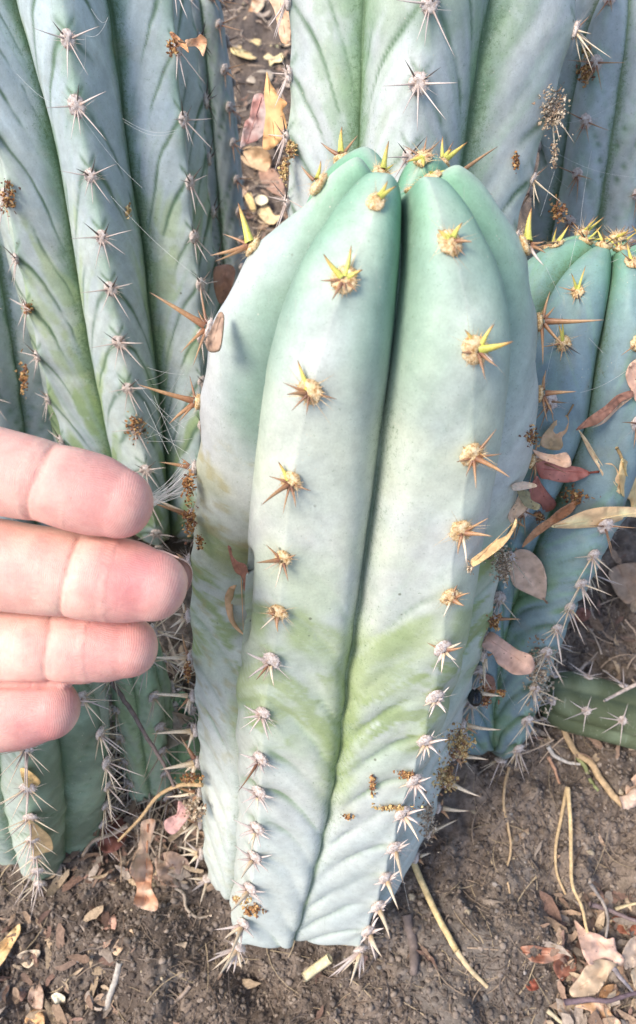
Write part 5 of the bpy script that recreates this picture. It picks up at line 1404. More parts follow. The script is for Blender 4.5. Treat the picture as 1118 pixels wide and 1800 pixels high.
def leaf(label, outline, col, rib=None, stalk=None, lift=.0012, curl=.16, ripple=.0020, tilt=(0, 0), col2=None, on='near', seed=0, thick=.00022, depth=None, name='dead_leaf', cat='dead leaf', group='dead leaves'):
    """outline in photograph pixels, laid on a plane that rests on what is there; curl = height of the edges over the rib, as a share of the width"""
    sm = smooth_poly(outline, 4)
    ctr = sm.mean(0); size = np.ptp(sm, axis=0).max()
    if depth is not None: a, b, c = depth, 0.0, 0.0
    else:
        pts = np.vstack([np.array(outline, float), ctr[None]])
        hs = np.array([soil_d(*p) if on == 'soil' else hit_d(*p) for p in pts])
        keep = hs < hs.min() + (.035 if on == 'near' else .2)
        q = pts[keep] - ctr
        if keep.sum() >= 4:
            A = np.column_stack([np.ones(len(q)), q]); sol, *_ = np.linalg.lstsq(A, hs[keep], rcond=None); a, b, c = sol
            g = math.hypot(b, c); mx = .0009
            if g > mx and on != 'soil': b, c = b * mx / g, c * mx / g
        else: a, b, c = hs.min(), 0, 0
        if on != 'soil':
            over = (a + q @ np.array([b, c])) - hs[keep]
            a -= max(0, over.max()) * .8
        a -= lift
    b += tilt[0] / 1e5; c += tilt[1] / 1e5
    # pixel-space triangulation
    g = size / 13
    xs = np.arange(sm[:, 0].min(), sm[:, 0].max(), g); ys = np.arange(sm[:, 1].min(), sm[:, 1].max(), g)
    rs = np.random.RandomState(seed + int(abs(ctr[0] * 7 + ctr[1])))
    inner = [(x + rs.uniform(-.2, .2) * g, y + rs.uniform(-.2, .2) * g) for x in xs for y in ys]
    co2 = [tuple(p) for p in sm] + inner
    nb = len(sm)
    vo, eo, fo, *_ = delaunay_2d_cdt([Vector(p) for p in co2], [(i, (i + 1) % nb) for i in range(nb)], [list(range(nb))], 1, 1e-4)
    V2 = np.array([v[:] for v in vo])
    if rib is None:
        cc = sm - ctr; u_, s_, vt = np.linalg.svd(cc, full_matrices=False); ax2 = vt[0]; L = size * .46
        rib = (tuple(ctr - ax2 * L), tuple(ctr + ax2 * L))
    r0, r1 = np.array(rib[0], float), np.array(rib[1], float); rd = (r1 - r0) / (np.linalg.norm(r1 - r0) + 1e-9); rn = np.array([-rd[1], rd[0]])
    off = (V2 - r0) @ rn; al = (V2 - r0) @ rd
    wd = np.abs((sm - r0) @ rn).max() + 1e-6
    mpx = a / FPX
    dz = -np.abs(off) ** 1.5 / wd ** .5 * curl * mpx * 2
    dz += -(fbm(np.stack([V2[:, 0] * .07, V2[:, 1] * .07, np.full(len(V2), seed)], -1), 3 + seed, 3) - .5) * ripple * (3.2 if on == 'soil' else 2)
    dz += -np.sin((al / (np.linalg.norm(r1 - r0) + 1e-6)) * 3.1 + seed) * ripple * .8
    D = a + (V2 - ctr) @ np.array([b, c]) + dz
    P = np.stack([(V2[:, 0] - CX) * D / FPX, (V2[:, 1] - CY) * D / FPX, D], -1)
    Pw = c2w(P)
    base = Pw.mean(0)
    nv = len(Pw); Fa = [list(f) for f in fo]
    back_ = c2w(P + np.array([0, 0, thick]))
    Vv = np.vstack([Pw, back_])
    # rim
    from collections import Counter
    ec = Counter()
    for f in Fa:
        for i in range(len(f)): ec[(f[i], f[(i + 1) % len(f)])] += 1
    Fr = [[x, y, y + nv, x + nv][::-1] for (x, y) in ec if (y, x) not in ec]
    F = Fa + [[i + nv for i in f][::-1] for f in Fa] + Fr
    col = np.array(col, float) * (1.1, 1.0, .88)
    if col2 is not None: col2 = np.array(col2, float) * (1.1, 1.0, .88)
    n = fbm(np.stack([V2[:, 0] * .06, V2[:, 1] * .06, np.full(len(V2), seed + 1.)], -1), 9, 4)
    cc = np.tile(col, (nv, 1))
    if col2 is not None: cc = mixc(col, np.array(col2, float), sstep(.38, .62, n))
    ph = (al / size * 26 + np.abs(off) / size * 18)
    cc = cc * (1 - .24 * np.exp(-((ph % 3.5 - 1.7) / .35) ** 2))[:, None]
    cc = cc * (1 + .35 * np.exp(-(off / (size * .02)) ** 2))[:, None] * (.85 + .35 * n)[:, None]
    cc = np.vstack([cc, cc * 1.05])
    root = empty(name, tuple(base), label=label, cat=cat, group=group)
    link('blade', np_mesh('blade', Vv - base, F, True, np.clip(cc, .01, .85)), root, M_LEAF)
    def on_leaf(p):
        i = int(np.argmin(((V2 - p) ** 2).sum(1))); d = D[i] - .0002; return c2w(np.array([(p[0] - CX) * d / FPX, (p[1] - CY) * d / FPX, d]))
    if size > 24:
        R_ = np.array([on_leaf(r0 + (r1 - r0) * t) for t in np.linspace(.03, .93, 9)]) - base
        link('midrib', tube_mesh('midrib', R_, np.linspace(.9, .35, 9) * size * mpx * .011, 5, col=np.clip(col * 1.15, 0, .8)), root, M_LEAF)
    if stalk is not None:
        q = dpath(stalk, 6); d0 = D[int(np.argmin(((V2 - q[0]) ** 2).sum(1)))]
        Pk = np.array([c2w(np.array([(x - CX) * d / FPX, (y - CY) * d / FPX, d])) for (x, y), d in zip(q, np.linspace(d0 - .0002, d0 - .003, 6))]) - base
        link('stalk', tube_mesh('stalk', Pk, np.linspace(1, 1.3, 6) * max(1.3, size * .018) * mpx, 6, col=np.clip(col * .55, 0.02, .8)), root, M_TWIG)
    return root

TAN = (.60, .42, .25); PINK = (.60, .43, .36); PALE = (.62, .52, .38); RED = (.40, .14, .12); RUST = (.32, .15, .10); GREYB = (.40, .32, .26)
LV = [
 # --- between the left stem and the broad pale one
 ('orange-tan lobed leaf hanging point up against the edge of the broad pale stem', [(469,126),(467,140),(464,167),(467,198),(462,243),(463,262),(477,262),(492,249),(504,228),(501,205),(497,193),(505,181),(490,169),(484,158),(476,146)], (.66,.42,.22), dict(rib=((469,126),(483,255)), depth=.292, col2=(.60,.36,.18))),
 ('purple-grey torn leaf tucked behind the orange-tan lobed leaf', [(447,167),(461,164),(468,178),(472,200),(468,230),(452,247),(435,253),(422,262),(426,233),(431,213),(438,207),(441,190)], (.36,.20,.20), dict(depth=.305, col2=(.42,.36,.38), curl=.3)),
 ('orange-tan leaf end sticking out from behind the thin blurred stem', [(350,208),(380,224),(395,233),(404,247),(406,262),(398,267),(380,259),(368,250),(352,246)], (.66,.42,.22), dict(depth=.47)),
 ('bright yellow lobed leaf lying on the soil in the gap at the top', [(404,86),(420,79),(432,84),(437,73),(447,68),(459,70),(457,82),(448,90),(442,96),(452,102),(440,104),(425,100),(412,95)], (.80,.62,.34), dict(on='soil')),
 ('small cream oak leaf beside the bright yellow lobed leaf', [(463,100),(472,92),(475,80),(483,76),(490,80),(492,90),(499,98),(495,108),(482,110),(475,116),(472,106)], (.82,.68,.42), dict(on='soil')),
 ('long orange and cream leaf slanting across the gap at the very top', [(418,44),(432,28),(440,12),(446,-4),(466,-8),(464,10),(452,24),(436,38)], (.55,.32,.18), dict(on='soil', col2=(.66,.56,.42), curl=.3)),
 ('peach leaf hanging along the top edge of the broad pale stem', [(471,-6),(481,15),(486,35),(490,60),(495,74),(504,77),(510,70),(513,30),(517,0),(500,-20),(480,-20)], (.66,.48,.38), dict(depth=.282, col2=(.56,.36,.24))),
 ('pale grey leaf flat on the soil below the small cream oak leaf', [(433,142),(448,127),(466,122),(480,128),(476,142),(455,147)], (.46,.42,.36), dict(on='soil')),
 ('folded beige leaf under the purple-grey torn leaf', [(419,266),(440,257),(465,260),(477,280),(470,302),(450,297),(430,287)], (.50,.38,.26), dict(on='soil', curl=.5, lift=.01)),
 ('brown leaf leaning above the yellow spine of the left shoulder', [(455,300),(480,296),(498,320),(500,345),(482,340),(462,325)], (.36,.24,.19), dict(on='soil', lift=.006)),
 ('cream seed-like scrap near the yellow spine of the left shoulder', [(446,352),(455,343),(468,345),(471,355),(458,361)], (.80,.72,.54), dict(on='soil', lift=.008)),
 ('tan leaf scrap just above the shoulder of the largest stem', [(452,372),(470,360),(482,378),(494,378),(484,393),(468,392)], (.70,.56,.34), dict(on='soil', lift=.008)),
 ('yellowish pointed scrap standing between the grey spines and the yellow spine', [(430,344),(440,338),(446,352),(450,368),(443,372),(436,360)], (.74,.56,.28), dict(on='soil', lift=.012)),
 ('dull red-brown leaf low in the gap beside the shoulder of the largest stem', [(377,470),(405,465),(414,480),(402,520),(386,534),(376,505)], (.42,.24,.18), dict(depth=.37)),
 ('dark brown leaf in the shade at the bottom of the gap', [(378,396),(398,386),(420,398),(418,422),(396,436),(380,420)], (.16,.09,.07), dict(on='soil', lift=.01)),
 ('small curled leaf caught on the top right spines of the left stem', [(326,70),(345,66),(353,60),(364,70),(362,83),(357,99),(351,88),(343,81),(330,81)], (.66,.44,.30), dict(depth=.262, curl=.5, stalk=[(328,76),(312,72)])),
 ('tiny torn scrap beside the curled leaf on the left stem', [(298,58),(304,56),(314,65),(328,78),(332,93),(322,84),(308,76)], (.55,.32,.18), dict(depth=.262, curl=.4)),
 # --- pile on the right-hand stem
 ('khaki leaf with a black crack, standing over the red leaves', [(998,729),(1000,741),(997,758),(988,769),(990,782),(984,791),(965,790),(950,782),(954,765),(965,752),(974,741),(986,735)], (.46,.35,.22), dict(stalk=[(997,731),(1002,722),(1008,711)], curl=.25, col2=(.54,.38,.26))),
 ('short pink-tan leaf wedged between the khaki leaf and the red leaf', [(936,790),(955,796),(975,799),(995,795),(1003,806),(1004,818),(994,822),(975,816),(950,806)], (.60,.42,.32), dict(curl=.2)),
 ('dark red pointed leaf lying flat with its stalk to the right', [(942,820),(944,811),(965,806),(980,811),(995,818),(1018,821),(1038,831),(1027,840),(1008,847),(986,848),(965,843),(950,840)], RED, dict(rib=((946,824),(1036,832)), stalk=[(1035,831),(1053,829)], col2=(.46,.20,.18))),
 ('dark red leaf hanging below the pointed red leaf', [(944,836),(952,850),(963,865),(978,884),(972,896),(957,900),(950,886),(934,879),(929,865),(935,850)], (.36,.15,.13), dict(rib=((945,840),(965,894)))),
 ('olive leaf scrap under the hanging red leaf', [(909,862),(930,863),(934,878),(950,888),(944,897),(922,889)], (.26,.25,.16), dict()),
 ('wavy pale leaf with a long thin tail up to the brown twisted leaf', [(1017,755),(1033,774),(1046,796),(1057,814),(1076,815),(1091,836),(1089,854),(1091,869),(1076,857),(1063,843),(1052,822),(1037,798),(1027,777)], (.70,.54,.38), dict(rib=((1018,757),(1089,862)), curl=.3, tilt=(6, 4))),
 ('mustard leaf with a dark stalk at the right edge', [(1093,806),(1106,814),(1120,834),(1140,870),(1138,930),(1119,909),(1110,900),(1108,880),(1094,871),(1090,854),(1088,831)], (.72,.55,.30), dict(rib=((1094,808),(1124,910)), stalk=[(1094,808),(1090,798),(1084,787)])),
 ('long cream leaf stretched like a shelf across the right-hand stem', [(968,926),(999,910),(1029,897),(1061,891),(1106,891),(1150,896),(1150,912),(1100,908),(1093,914),(1061,925),(1029,928),(997,929)], (.74,.55,.35), dict(rib=((970,926),(1130,900)), curl=.15, tilt=(-8, 0))),
 ('shredded brown leaf rolled along the left end of the cream shelf leaf', [(1016,879),(1006,900),(985,915),(962,930),(940,946),(918,963),(924,948),(944,925),(965,911),(985,894)], (.46,.26,.16), dict(rib=((1014,882),(920,961)), curl=.9)),
 ('twisted dark brown leaf on the right-hand stem near the edge', [(1012,756),(1033,735),(1063,714),(1084,695),(1110,686),(1113,697),(1093,706),(1072,728),(1050,746),(1030,752)], (.27,.15,.12), dict(rib=((1014,755),(1110,690)), curl=.5, tilt=(5, 0))),
 ('narrow pink leaf edge curling under the twisted dark brown leaf', [(1113,697),(1094,706),(1076,722),(1056,744),(1040,752),(1062,744),(1082,724),(1100,708)], (.68,.50,.40), dict(rib=((1112,698),(1044,751)), tilt=(5, 0))),
 ('salmon leaf cut by the right edge above the twisted one', [(1122,630),(1107,640),(1100,658),(1104,675),(1112,690),(1119,706),(1150,700),(1150,630)], (.70,.47,.38), dict(rib=((1108,642),(1130,700)))),
 ('round dusty pink leaf with a small hole, right of the largest stem', [(896,979),(910,966),(931,968),(952,988),(961,1015),(961,1036),(956,1055),(931,1045),(907,1033),(899,1021),(895,998)], (.58,.45,.38), dict(rib=((898,975),(956,1052)), stalk=[(955,1052),(962,1060)], curl=.12)),
 ('brown-pink wavy leaf below the round dusty one', [(847,1136),(862,1110),(886,1125),(910,1142),(934,1152),(941,1172),(931,1185),(904,1186),(886,1175),(874,1166),(865,1148)], (.46,.32,.28), dict(rib=((856,1122),(936,1176)), curl=.2)),
 ('small dark brown leaf beside the shiny black seed', [(851,1184),(868,1191),(872,1214),(866,1226),(852,1220),(849,1200)], (.27,.15,.12), dict()),
 ('dry yellow leaf strip draped over the right rib of the largest stem', [(828,984),(847,969),(869,951),(889,942),(900,928),(907,911),(909,922),(897,944),(884,960),(864,976),(842,991),(831,996)], (.64,.47,.27), dict(rib=((832,988),(906,915)), curl=.5)),
 ('small triangular tan leaf where the right rib meets the red leaves', [(905,885),(914,868),(926,893),(912,908),(899,920),(893,905)], (.60,.46,.36), dict()),
 ('pale scrap under the triangular leaf', [(900,852),(918,846),(940,850),(943,856),(915,862),(902,862)], (.66,.55,.46), dict(curl=.3)),
 # --- beside and below the fingers
 ('curled ochre leaf standing in the dark slot of the largest stem', [(425,1007),(414,1024),(402,1034),(395,1050),(397,1071),(403,1091),(415,1107),(430,1117),(419,1102),(411,1087),(409,1065),(411,1042),(417,1026)], (.62,.42,.26), dict(rib=((424,1010),(428,1115)), curl=.25, lift=.002)),
 ('withered dark red scrap above the curled ochre leaf', [(400,960),(406,962),(409,977),(418,987),(433,994),(440,1026),(437,1046),(427,1034),(427,1016),(414,1006),(407,989)], (.33,.17,.13), dict(rib=((402,962),(436,1040)), curl=.8, lift=.003)),
 ('pink lobed leaf beside the lower left edge of the largest stem', [(314,1408),(324,1413),(336,1427),(331,1438),(322,1449),(311,1463),(301,1467),(290,1458),(289,1444),(299,1436),(310,1431),(312,1420)], (.50,.32,.33), dict(depth=.335, rib=((320,1412),(298,1462)))),
 ('small yellow leaf on the short pale stem at the bottom left', [(35,1352),(46,1352),(63,1364),(71,1376),(59,1386),(43,1380)], (.72,.52,.25), dict(curl=.4)),
 ('tan leaf at the foot of the short pale stem, bottom left', [(50,1442),(67,1452),(88,1471),(93,1494),(76,1500),(58,1508),(55,1478)], (.70,.52,.30), dict(lift=.004)),
 ('rust and cream curled leaf standing on end between the lower stems', [(249,1444),(273,1441),(268,1469),(261,1499),(269,1527),(266,1560),(278,1586),(272,1602),(235,1591),(241,1560),(227,1530),(240,1500),(246,1475)], (.50,.27,.18), dict(on='soil', lift=.018, col2=(.66,.52,.44), curl=.8, rib=((260,1444),(256,1596)))),
 ('grey-beige scrap on the soil left of the rust and cream leaf', [(189,1531),(205,1522),(222,1510),(230,1520),(215,1541),(200,1557),(187,1549)], (.44,.38,.31), dict(on='soil')),
 ('dark wine-red leaf in the shade between the two lower left stems', [(172,1442),(190,1430),(215,1438),(226,1460),(210,1492),(185,1500),(170,1480)], (.20,.09,.08), dict(on='soil', lift=.008)),
 ('grey curled leaf under the fingertips, above the slender stem', [(262,1262),(285,1250),(318,1254),(344,1268),(340,1294),(312,1310),(286,1318),(268,1300)], (.50,.46,.42), dict(depth=.37, curl=.6, col2=(.34,.26,.20))),
 ('dusty brown leaf below the little finger, between the stems', [(140,1215),(175,1205),(205,1222),(208,1262),(180,1290),(145,1276)], (.28,.20,.16), dict(on='soil', lift=.02)),
 ('mauve-brown leaf on the soil in front of the slender stem', [(272,1510),(300,1496),(330,1512),(334,1546),(310,1560),(282,1548)], (.36,.28,.25), dict(on='soil', lift=.003)),
 ('narrow pink leaf standing in the soil, lower left', [(183,1661),(178,1640),(189,1618),(201,1607),(205,1625),(197,1650),(188,1664)], (.58,.39,.34), dict(on='soil')),
 ('bent beige leaf beside the narrow pink one', [(197,1673),(205,1655),(223,1640),(231,1633),(234,1645),(221,1661),(206,1680)], (.52,.41,.31), dict(on='soil', curl=.5)),
 ('faint dusty leaf pressed into the soil left of the foot of the largest stem', [(287,1670),(310,1660),(329,1656),(323,1671),(305,1684),(290,1683)], (.42,.36,.29), dict(on='soil')),
 ('brownish pink leaf in the bottom left corner heap', [(11,1769),(30,1745),(49,1739),(43,1755),(25,1772)], (.46,.30,.25), dict(on='soil')),
 ('upright lilac-pink leaf in the bottom left corner heap', [(48,1756),(57,1730),(70,1729),(77,1750),(73,1776),(60,1773)], (.46,.36,.31), dict(on='soil')),
 ('orange leaf end under the lilac-pink leaf, bottom left', [(44,1791),(58,1775),(74,1779),(78,1800),(60,1815),(46,1808)], (.62,.42,.25), dict(on='soil')),
 ('round white scrap in the bottom left hollow', [(90,1751),(100,1745),(114,1752),(113,1768),(100,1768)], (.80,.72,.62), dict(on='soil', curl=.4)),
 ('ochre rolled leaf entering from the left edge above the hollow', [(-20,1670),(2,1655),(16,1640),(34,1624),(35,1640),(23,1661),(6,1691),(-20,1715)], (.64,.48,.27), dict(on='soil', curl=.6, lift=.004)),
 ('whitish crumpled leaf in the left hollow', [(29,1681),(45,1671),(71,1671),(63,1690),(50,1702),(38,1696)], (.64,.57,.48), dict(on='soil', curl=.5)),
 # --- right and bottom right
 ('chestnut leaf with a pale fold, left of the pink oak leaf', [(915,1665),(938,1662),(959,1666),(989,1667),(1002,1673),(985,1685),(959,1694),(934,1690),(925,1679)], (.32,.14,.09), dict(on='soil', curl=.4, col2=(.50,.34,.28), lift=.003)),
 ('chestnut leaf tucked beneath the one with a pale fold', [(973,1692),(989,1682),(1009,1675),(1013,1703),(998,1716),(987,1725),(975,1708)], (.27,.13,.10), dict(on='soil')),
 ('large pale pink oak leaf at the bottom right', [(1010,1617),(1031,1636),(1052,1642),(1068,1651),(1080,1649),(1084,1671),(1096,1682),(1096,1699),(1077,1693),(1058,1686),(1038,1697),(1026,1680),(1019,1657),(1013,1634)], (.66,.48,.42), dict(on='soil', lift=.007, rib=((1012,1620),(1090,1692)), curl=.2)),
 ('beige leaf lying over the lower end of the pink oak leaf', [(1031,1698),(1056,1686),(1086,1696),(1072,1711),(1061,1731),(1045,1750),(1008,1753),(1001,1740),(1017,1719)], (.47,.39,.31), dict(on='soil', lift=.009, curl=.2)),
 ('pink-grey leaf at the bottom edge under the purple twig', [(1011,1769),(1045,1762),(1066,1768),(1077,1784),(1092,1800),(1060,1815),(1038,1800),(1038,1778)], (.60,.45,.38), dict(on='soil', lift=.004, col2=(.52,.34,.20))),
 ('pale leaf cut by the right edge beside the pink oak leaf', [(1094,1676),(1109,1650),(1135,1646),(1140,1700),(1112,1701),(1099,1704)], (.50,.43,.38), dict(on='soil', lift=.006)),
 ('dark russet leaf under the twigs at the right edge', [(1076,1613),(1105,1610),(1135,1620),(1135,1652),(1102,1642),(1088,1639)], (.24,.10,.07), dict(on='soil', lift=.003)),
 ('cream curled leaf low on the right edge', [(1109,1709),(1122,1698),(1140,1700),(1140,1748),(1118,1740),(1112,1724)], (.70,.60,.46), dict(on='soil', lift=.006, curl=.4)),
 ('orange-brown leaf above the purple twig', [(1060,1735),(1082,1730),(1103,1742),(1080,1752),(1054,1753)], (.42,.26,.15), dict(on='soil')),
 ('small wine-red scrap left of the beige leaf', [(924,1732),(936,1722),(949,1718),(947,1738),(932,1742)], (.30,.10,.07), dict(on='soil')),
 ('pinkish rounded leaf at the right edge, halfway down the bare soil', [(1100,1384),(1119,1360),(1140,1362),(1140,1398),(1119,1397),(1104,1402)], (.56,.43,.35), dict(on='soil', lift=.003)),
 ('grey-brown leaf at the right edge just below the cream shelf leaf', [(1071,1003),(1094,991),(1125,992),(1140,1030),(1106,1062),(1085,1046),(1073,1022)], (.38,.28,.21), dict(on='soil', lift=.006)),
 ('dull red leaf behind the spiny edge of the right-hand stem', [(1006,1082),(1022,1068),(1038,1074),(1035,1088),(1018,1094)], (.27,.14,.12), dict(on='soil', lift=.008)),
 ('pinkish scrap resting against the lying green stem', [(975,1224),(992,1219),(1002,1235),(996,1247),(977,1236)], (.50,.34,.27), dict(on='soil', lift=.02)),
 ('brown leaf behind the small right tip, at the right edge', [(1082,302),(1100,276),(1122,262),(1140,300),(1135,340),(1100,348)], (.48,.36,.30), dict(depth=.46)),
 ('pale brown leaf in the gap at the top right edge', [(1092,150),(1108,130),(1135,140),(1135,190),(1104,196)], (.50,.38,.28), dict(depth=.47)),
]
for i, (lb, ol, cl, kw) in enumerate(LV):
    leaf(lb, ol, cl, seed=i, **kw)

# bark chip on the spines of the left rib
leaf('grey-brown bark chip resting on the spines at the left side of the largest stem', [(384,550),(393,552),(391,585),(385,614),(366,616),(361,600),(371,578)], (.34,.25,.20), curl=.5, depth=.2, thick=.0018, ripple=.0016, name='bark_chip', cat='bark', group='bark bits')

# ------------------------------------------------------------------ stalks, roots and twigs
def twig(label, name, cat, pts, w, col, lift=.0015, on='soil', depth=None, nodes=False, taper=.6, group='dry stalks and rootlets'):
    q = dpath(pts, 22)
    if depth is None: D = np.array([soil_d(*p) if on == 'soil' else hit_d(*p) for p in q]) - lift
    else: D = np.linspace(depth[0], depth[1], len(q))
    D = np.convolve(np.pad(D, 2, mode='edge'), np.ones(5) / 5, mode='valid')
    if name == 'straw_stalk' and on == 'soil' and depth is None: D = np.interp(np.arange(len(D)), [0, len(D) // 2, len(D) - 1], [D[0], D[len(D) // 2], D[-1]]) - .001
    P = np.array([c2w(np.array([(x - CX) * d / FPX, (y - CY) * d / FPX, d])) for (x, y), d in zip(q, D)])
    P = P + (fbm(P * 300, 5, 2)[:, None] - .5) * w * (.04 if name == 'straw_stalk' else .25) * D[:, None] / FPX
    r = w * .5 * D / FPX * np.linspace(1, taper, len(q))
    if nodes: r = r * (1 + .35 * np.exp(-((np.arange(len(q)) % 11 - 9) / .8) ** 2))
    base = P[0].copy()
    me = tube_mesh(name, P - base, r, 8, col=col, wob=(.03 if name == 'straw_stalk' else .12), seed=int(pts[0][0]))
    o = prop(link(name, me, None, M_TWIG), label=label, cat=cat, group=group); o.location = base
    return o
    
o = twig('straight yellow straw stalk lying on bare soil right of the largest stem', 'straw_stalk', 'straw', [(722, 1504), (740, 1548), (765, 1602), (803, 1672)], 12, (.66, .50, .26), taper=.95, lift=.004)
twig('thinner lower half of the broken straw stalk', 'straw_stalk', 'straw', [(802, 1670), (825, 1702), (856, 1734)], 11, (.56, .44, .27), taper=.7)
twig('thin pale rootlet hanging in an S curve on the bare soil', 'rootlet', 'root', [(912, 1312), (893, 1356), (886, 1420), (894, 1455), (898, 1500), (890, 1530), (896, 1570)], 6, (.50, .36, .22))
twig('left leg of the straw fork standing on the right-hand soil', 'straw_stalk', 'straw', [(997, 1384), (986, 1440), (977, 1490), (979, 1535), (994, 1572)], 7, (.52, .38, .22), lift=.003)
twig('right leg of the straw fork, reaching down to the pink oak leaf', 'straw_stalk', 'straw', [(998, 1384), (1003, 1450), (1004, 1510), (1007, 1560), (1022, 1592), (1033, 1640), (1045, 1668)], 8, (.58, .43, .24), lift=.006)
twig('thick tan root running diagonally from the foot of the right-hand stem', 'root', 'root', [(972, 1240), (985, 1270), (1000, 1300), (1015, 1326), (1040, 1342), (1056, 1370), (1074, 1394), (1093, 1413)], 11, (.48, .34, .20), lift=.004, taper=1.1)
twig('pale stub at the end of the thick tan root by the right edge', 'root', 'root', [(1090, 1412), (1105, 1408), (1125, 1392), (1150, 1380)], 24, (.62, .46, .36), lift=.004, taper=1)
twig('whitish root beside the thick tan one', 'root', 'root', [(962, 1312), (975, 1328), (998, 1340), (1020, 1343)], 8, (.55, .50, .44), lift=.003)
twig('green-tinged root beneath the thick tan one', 'root', 'root', [(1012, 1330), (1028, 1348), (1040, 1375), (1052, 1390)], 9, (.24, .26, .12), lift=.002)
twig('short reddish rootlet left of the thick tan root', 'rootlet', 'root', [(964, 1330), (975, 1352), (984, 1378)], 7, (.46, .27, .18), lift=.002)
twig('tan root slanting down left from the foot of the right-hand stem', 'root', 'root', [(940, 1282), (918, 1302), (898, 1318), (878, 1334)], 9, (.50, .35, .22), lift=.003)
twig('knobbly purple-grey twig along the bottom right corner', 'twig', 'twig', [(992, 1762), (1030, 1757), (1075, 1758), (1100, 1750), (1130, 1742)], 10, (.17, .12, .13), lift=.012)
twig('upper purple-grey twig at the right edge above the oak leaf', 'twig', 'twig', [(1038, 1589), (1075, 1602), (1105, 1614), (1135, 1624)], 9, (.20, .15, .15), lift=.008)
twig('thin grey forked stem above the pink oak leaf', 'twig', 'twig', [(1037, 1552), (1056, 1580), (1068, 1612), (1065, 1650)], 7, (.36, .31, .27), lift=.010)
twig('grey stick poking out below the pink oak leaf', 'twig', 'twig', [(1078, 1702), (1094, 1722), (1112, 1742)], 9, (.27, .24, .25), lift=.012)
twig('yellow straw crossing the twigs at the right edge', 'straw_stalk', 'straw', [(1082, 1598), (1104, 1591), (1130, 1586)], 6, (.52, .42, .25), lift=.014)
twig('dark twig leaning across the slender green stem below the fingers', 'twig', 'twig', [(188, 1188), (222, 1236), (256, 1292), (290, 1348), (306, 1382)], 9, (.24, .18, .16), depth=(.315, .325))
twig('tan straw hooked over the lower left spines of the largest stem', 'straw_stalk', 'straw', [(356, 1380), (318, 1380), (283, 1395), (245, 1440), (208, 1478)], 8, (.52, .36, .20), depth=(.318, .35))
twig('beige bent twig at the foot of the lower left stems', 'twig', 'twig', [(226, 1450), (192, 1468), (162, 1480), (144, 1506)], 9, (.46, .36, .28), lift=.02)
twig('brown upright stalk between the two lower left stems', 'twig', 'twig', [(178, 1350), (176, 1400), (172, 1440), (166, 1470)], 9, (.30, .20, .14), lift=.02)
twig('white peeled stick on the soil at the lower left', 'twig', 'twig', [(211, 1690), (203, 1722), (194, 1748), (186, 1776)], 11, (.46, .42, .37), taper=1.1)
twig('curved brown stick left of the foot of the largest stem', 'twig', 'twig', [(334, 1732), (322, 1748), (302, 1764)], 9, (.34, .27, .22))
twig('half-buried brown root right of the foot of the largest stem', 'root', 'root', [(714, 1608), (722, 1640), (728, 1675), (727, 1712)], 20, (.17, .135, .12), lift=.001, taper=.8)
twig('pale yellow peg under the lower edge of the largest stem', 'straw_stalk', 'straw', [(580, 1684), (558, 1700), (534, 1718)], 17, (.78, .66, .40), lift=.012, taper=.95)
twig('short straw at the bottom edge, left of the oak leaves', 'straw_stalk', 'straw', [(962, 1776), (978, 1790), (998, 1806)], 9, (.58, .50, .34))
twig('pale bent rootlet at the lower left foot of the largest stem', 'rootlet', 'root', [(308, 1560), (322, 1572), (328, 1598), (345, 1612), (372, 1610)], 7, (.46, .38, .30))
twig('fine stem crossing the dark soil beside the right-hand stem', 'twig', 'twig', [(1032, 1164), (1010, 1190), (985, 1220), (968, 1238)], 6, (.36, .30, .26), lift=.02)
twig('pale stem slanting over the lying green stem at the right edge', 'twig', 'twig', [(1140, 1195), (1112, 1206), (1085, 1220), (1062, 1232)], 8, (.48, .40, .35), lift=.05)
# ------------------------------------------------------------------ crumbly debris, webs, seed, lying stem
def debris(label, px, py, w, h, n, cols, size=(2.6, 9.5), depth=None, seed=0, name='debris_clump', thick=.003, stringy=.25):
    rnd = random.Random(seed + int(px + py)); V, F, C = [], [], []
    d0 = depth if depth is not None else hit_d(px, py)
    for i in range(int(n * 2.1)):
        x = px + rnd.gauss(0, .5) * w * .5; y = py + rnd.gauss(0, .5) * h * .5
        dd = hit_d(x, y)
        if depth is not None: dd = min(dd, depth)
        if dd > d0 + .02: dd = d0
        D = dd - rnd.random() * thick
        s_ = rnd.uniform(*size) * .5 * D / FPX
        c = c2w(np.array([(x - CX) * D / FPX, (y - CY) * D / FPX, D]))
        rs = np.random.RandomState(rnd.randrange(1 << 30))
        pts = rs.normal(size=(7, 3)); pts /= np.linalg.norm(pts, axis=1, keepdims=True); pts *= rs.uniform(.6, 1.1, (7, 1))
        if rnd.random() < stringy: pts *= np.array([.35, .35, 1.0]) * 1.8; q = rs.normal(size=(3, 3)); q, _ = np.linalg.qr(q); pts = pts @ q
        n0 = len(V)
        bm = bmesh.new()
        for p in pts: bm.verts.new(p * s_ + c)
        bmesh.ops.convex_hull(bm, input=bm.verts); bm.verts.ensure_lookup_table(); bm.verts.index_update()
        V += [v.co[:] for v in bm.verts]; F += [[v.index + n0 for v in f.verts] for f in bm.faces]
        C += [np.array(rnd.choice(cols)) * rnd.uniform(.7, 1.25)] * len(bm.verts); bm.free()
    V = np.array(V); base = V.mean(0)
    o = prop(link(name, np_mesh(name, V - base, F, False, np.array(C)), None, M_DEB), label=label, cat='debris', group='crumbly brown debris'); o.location = base
    return o

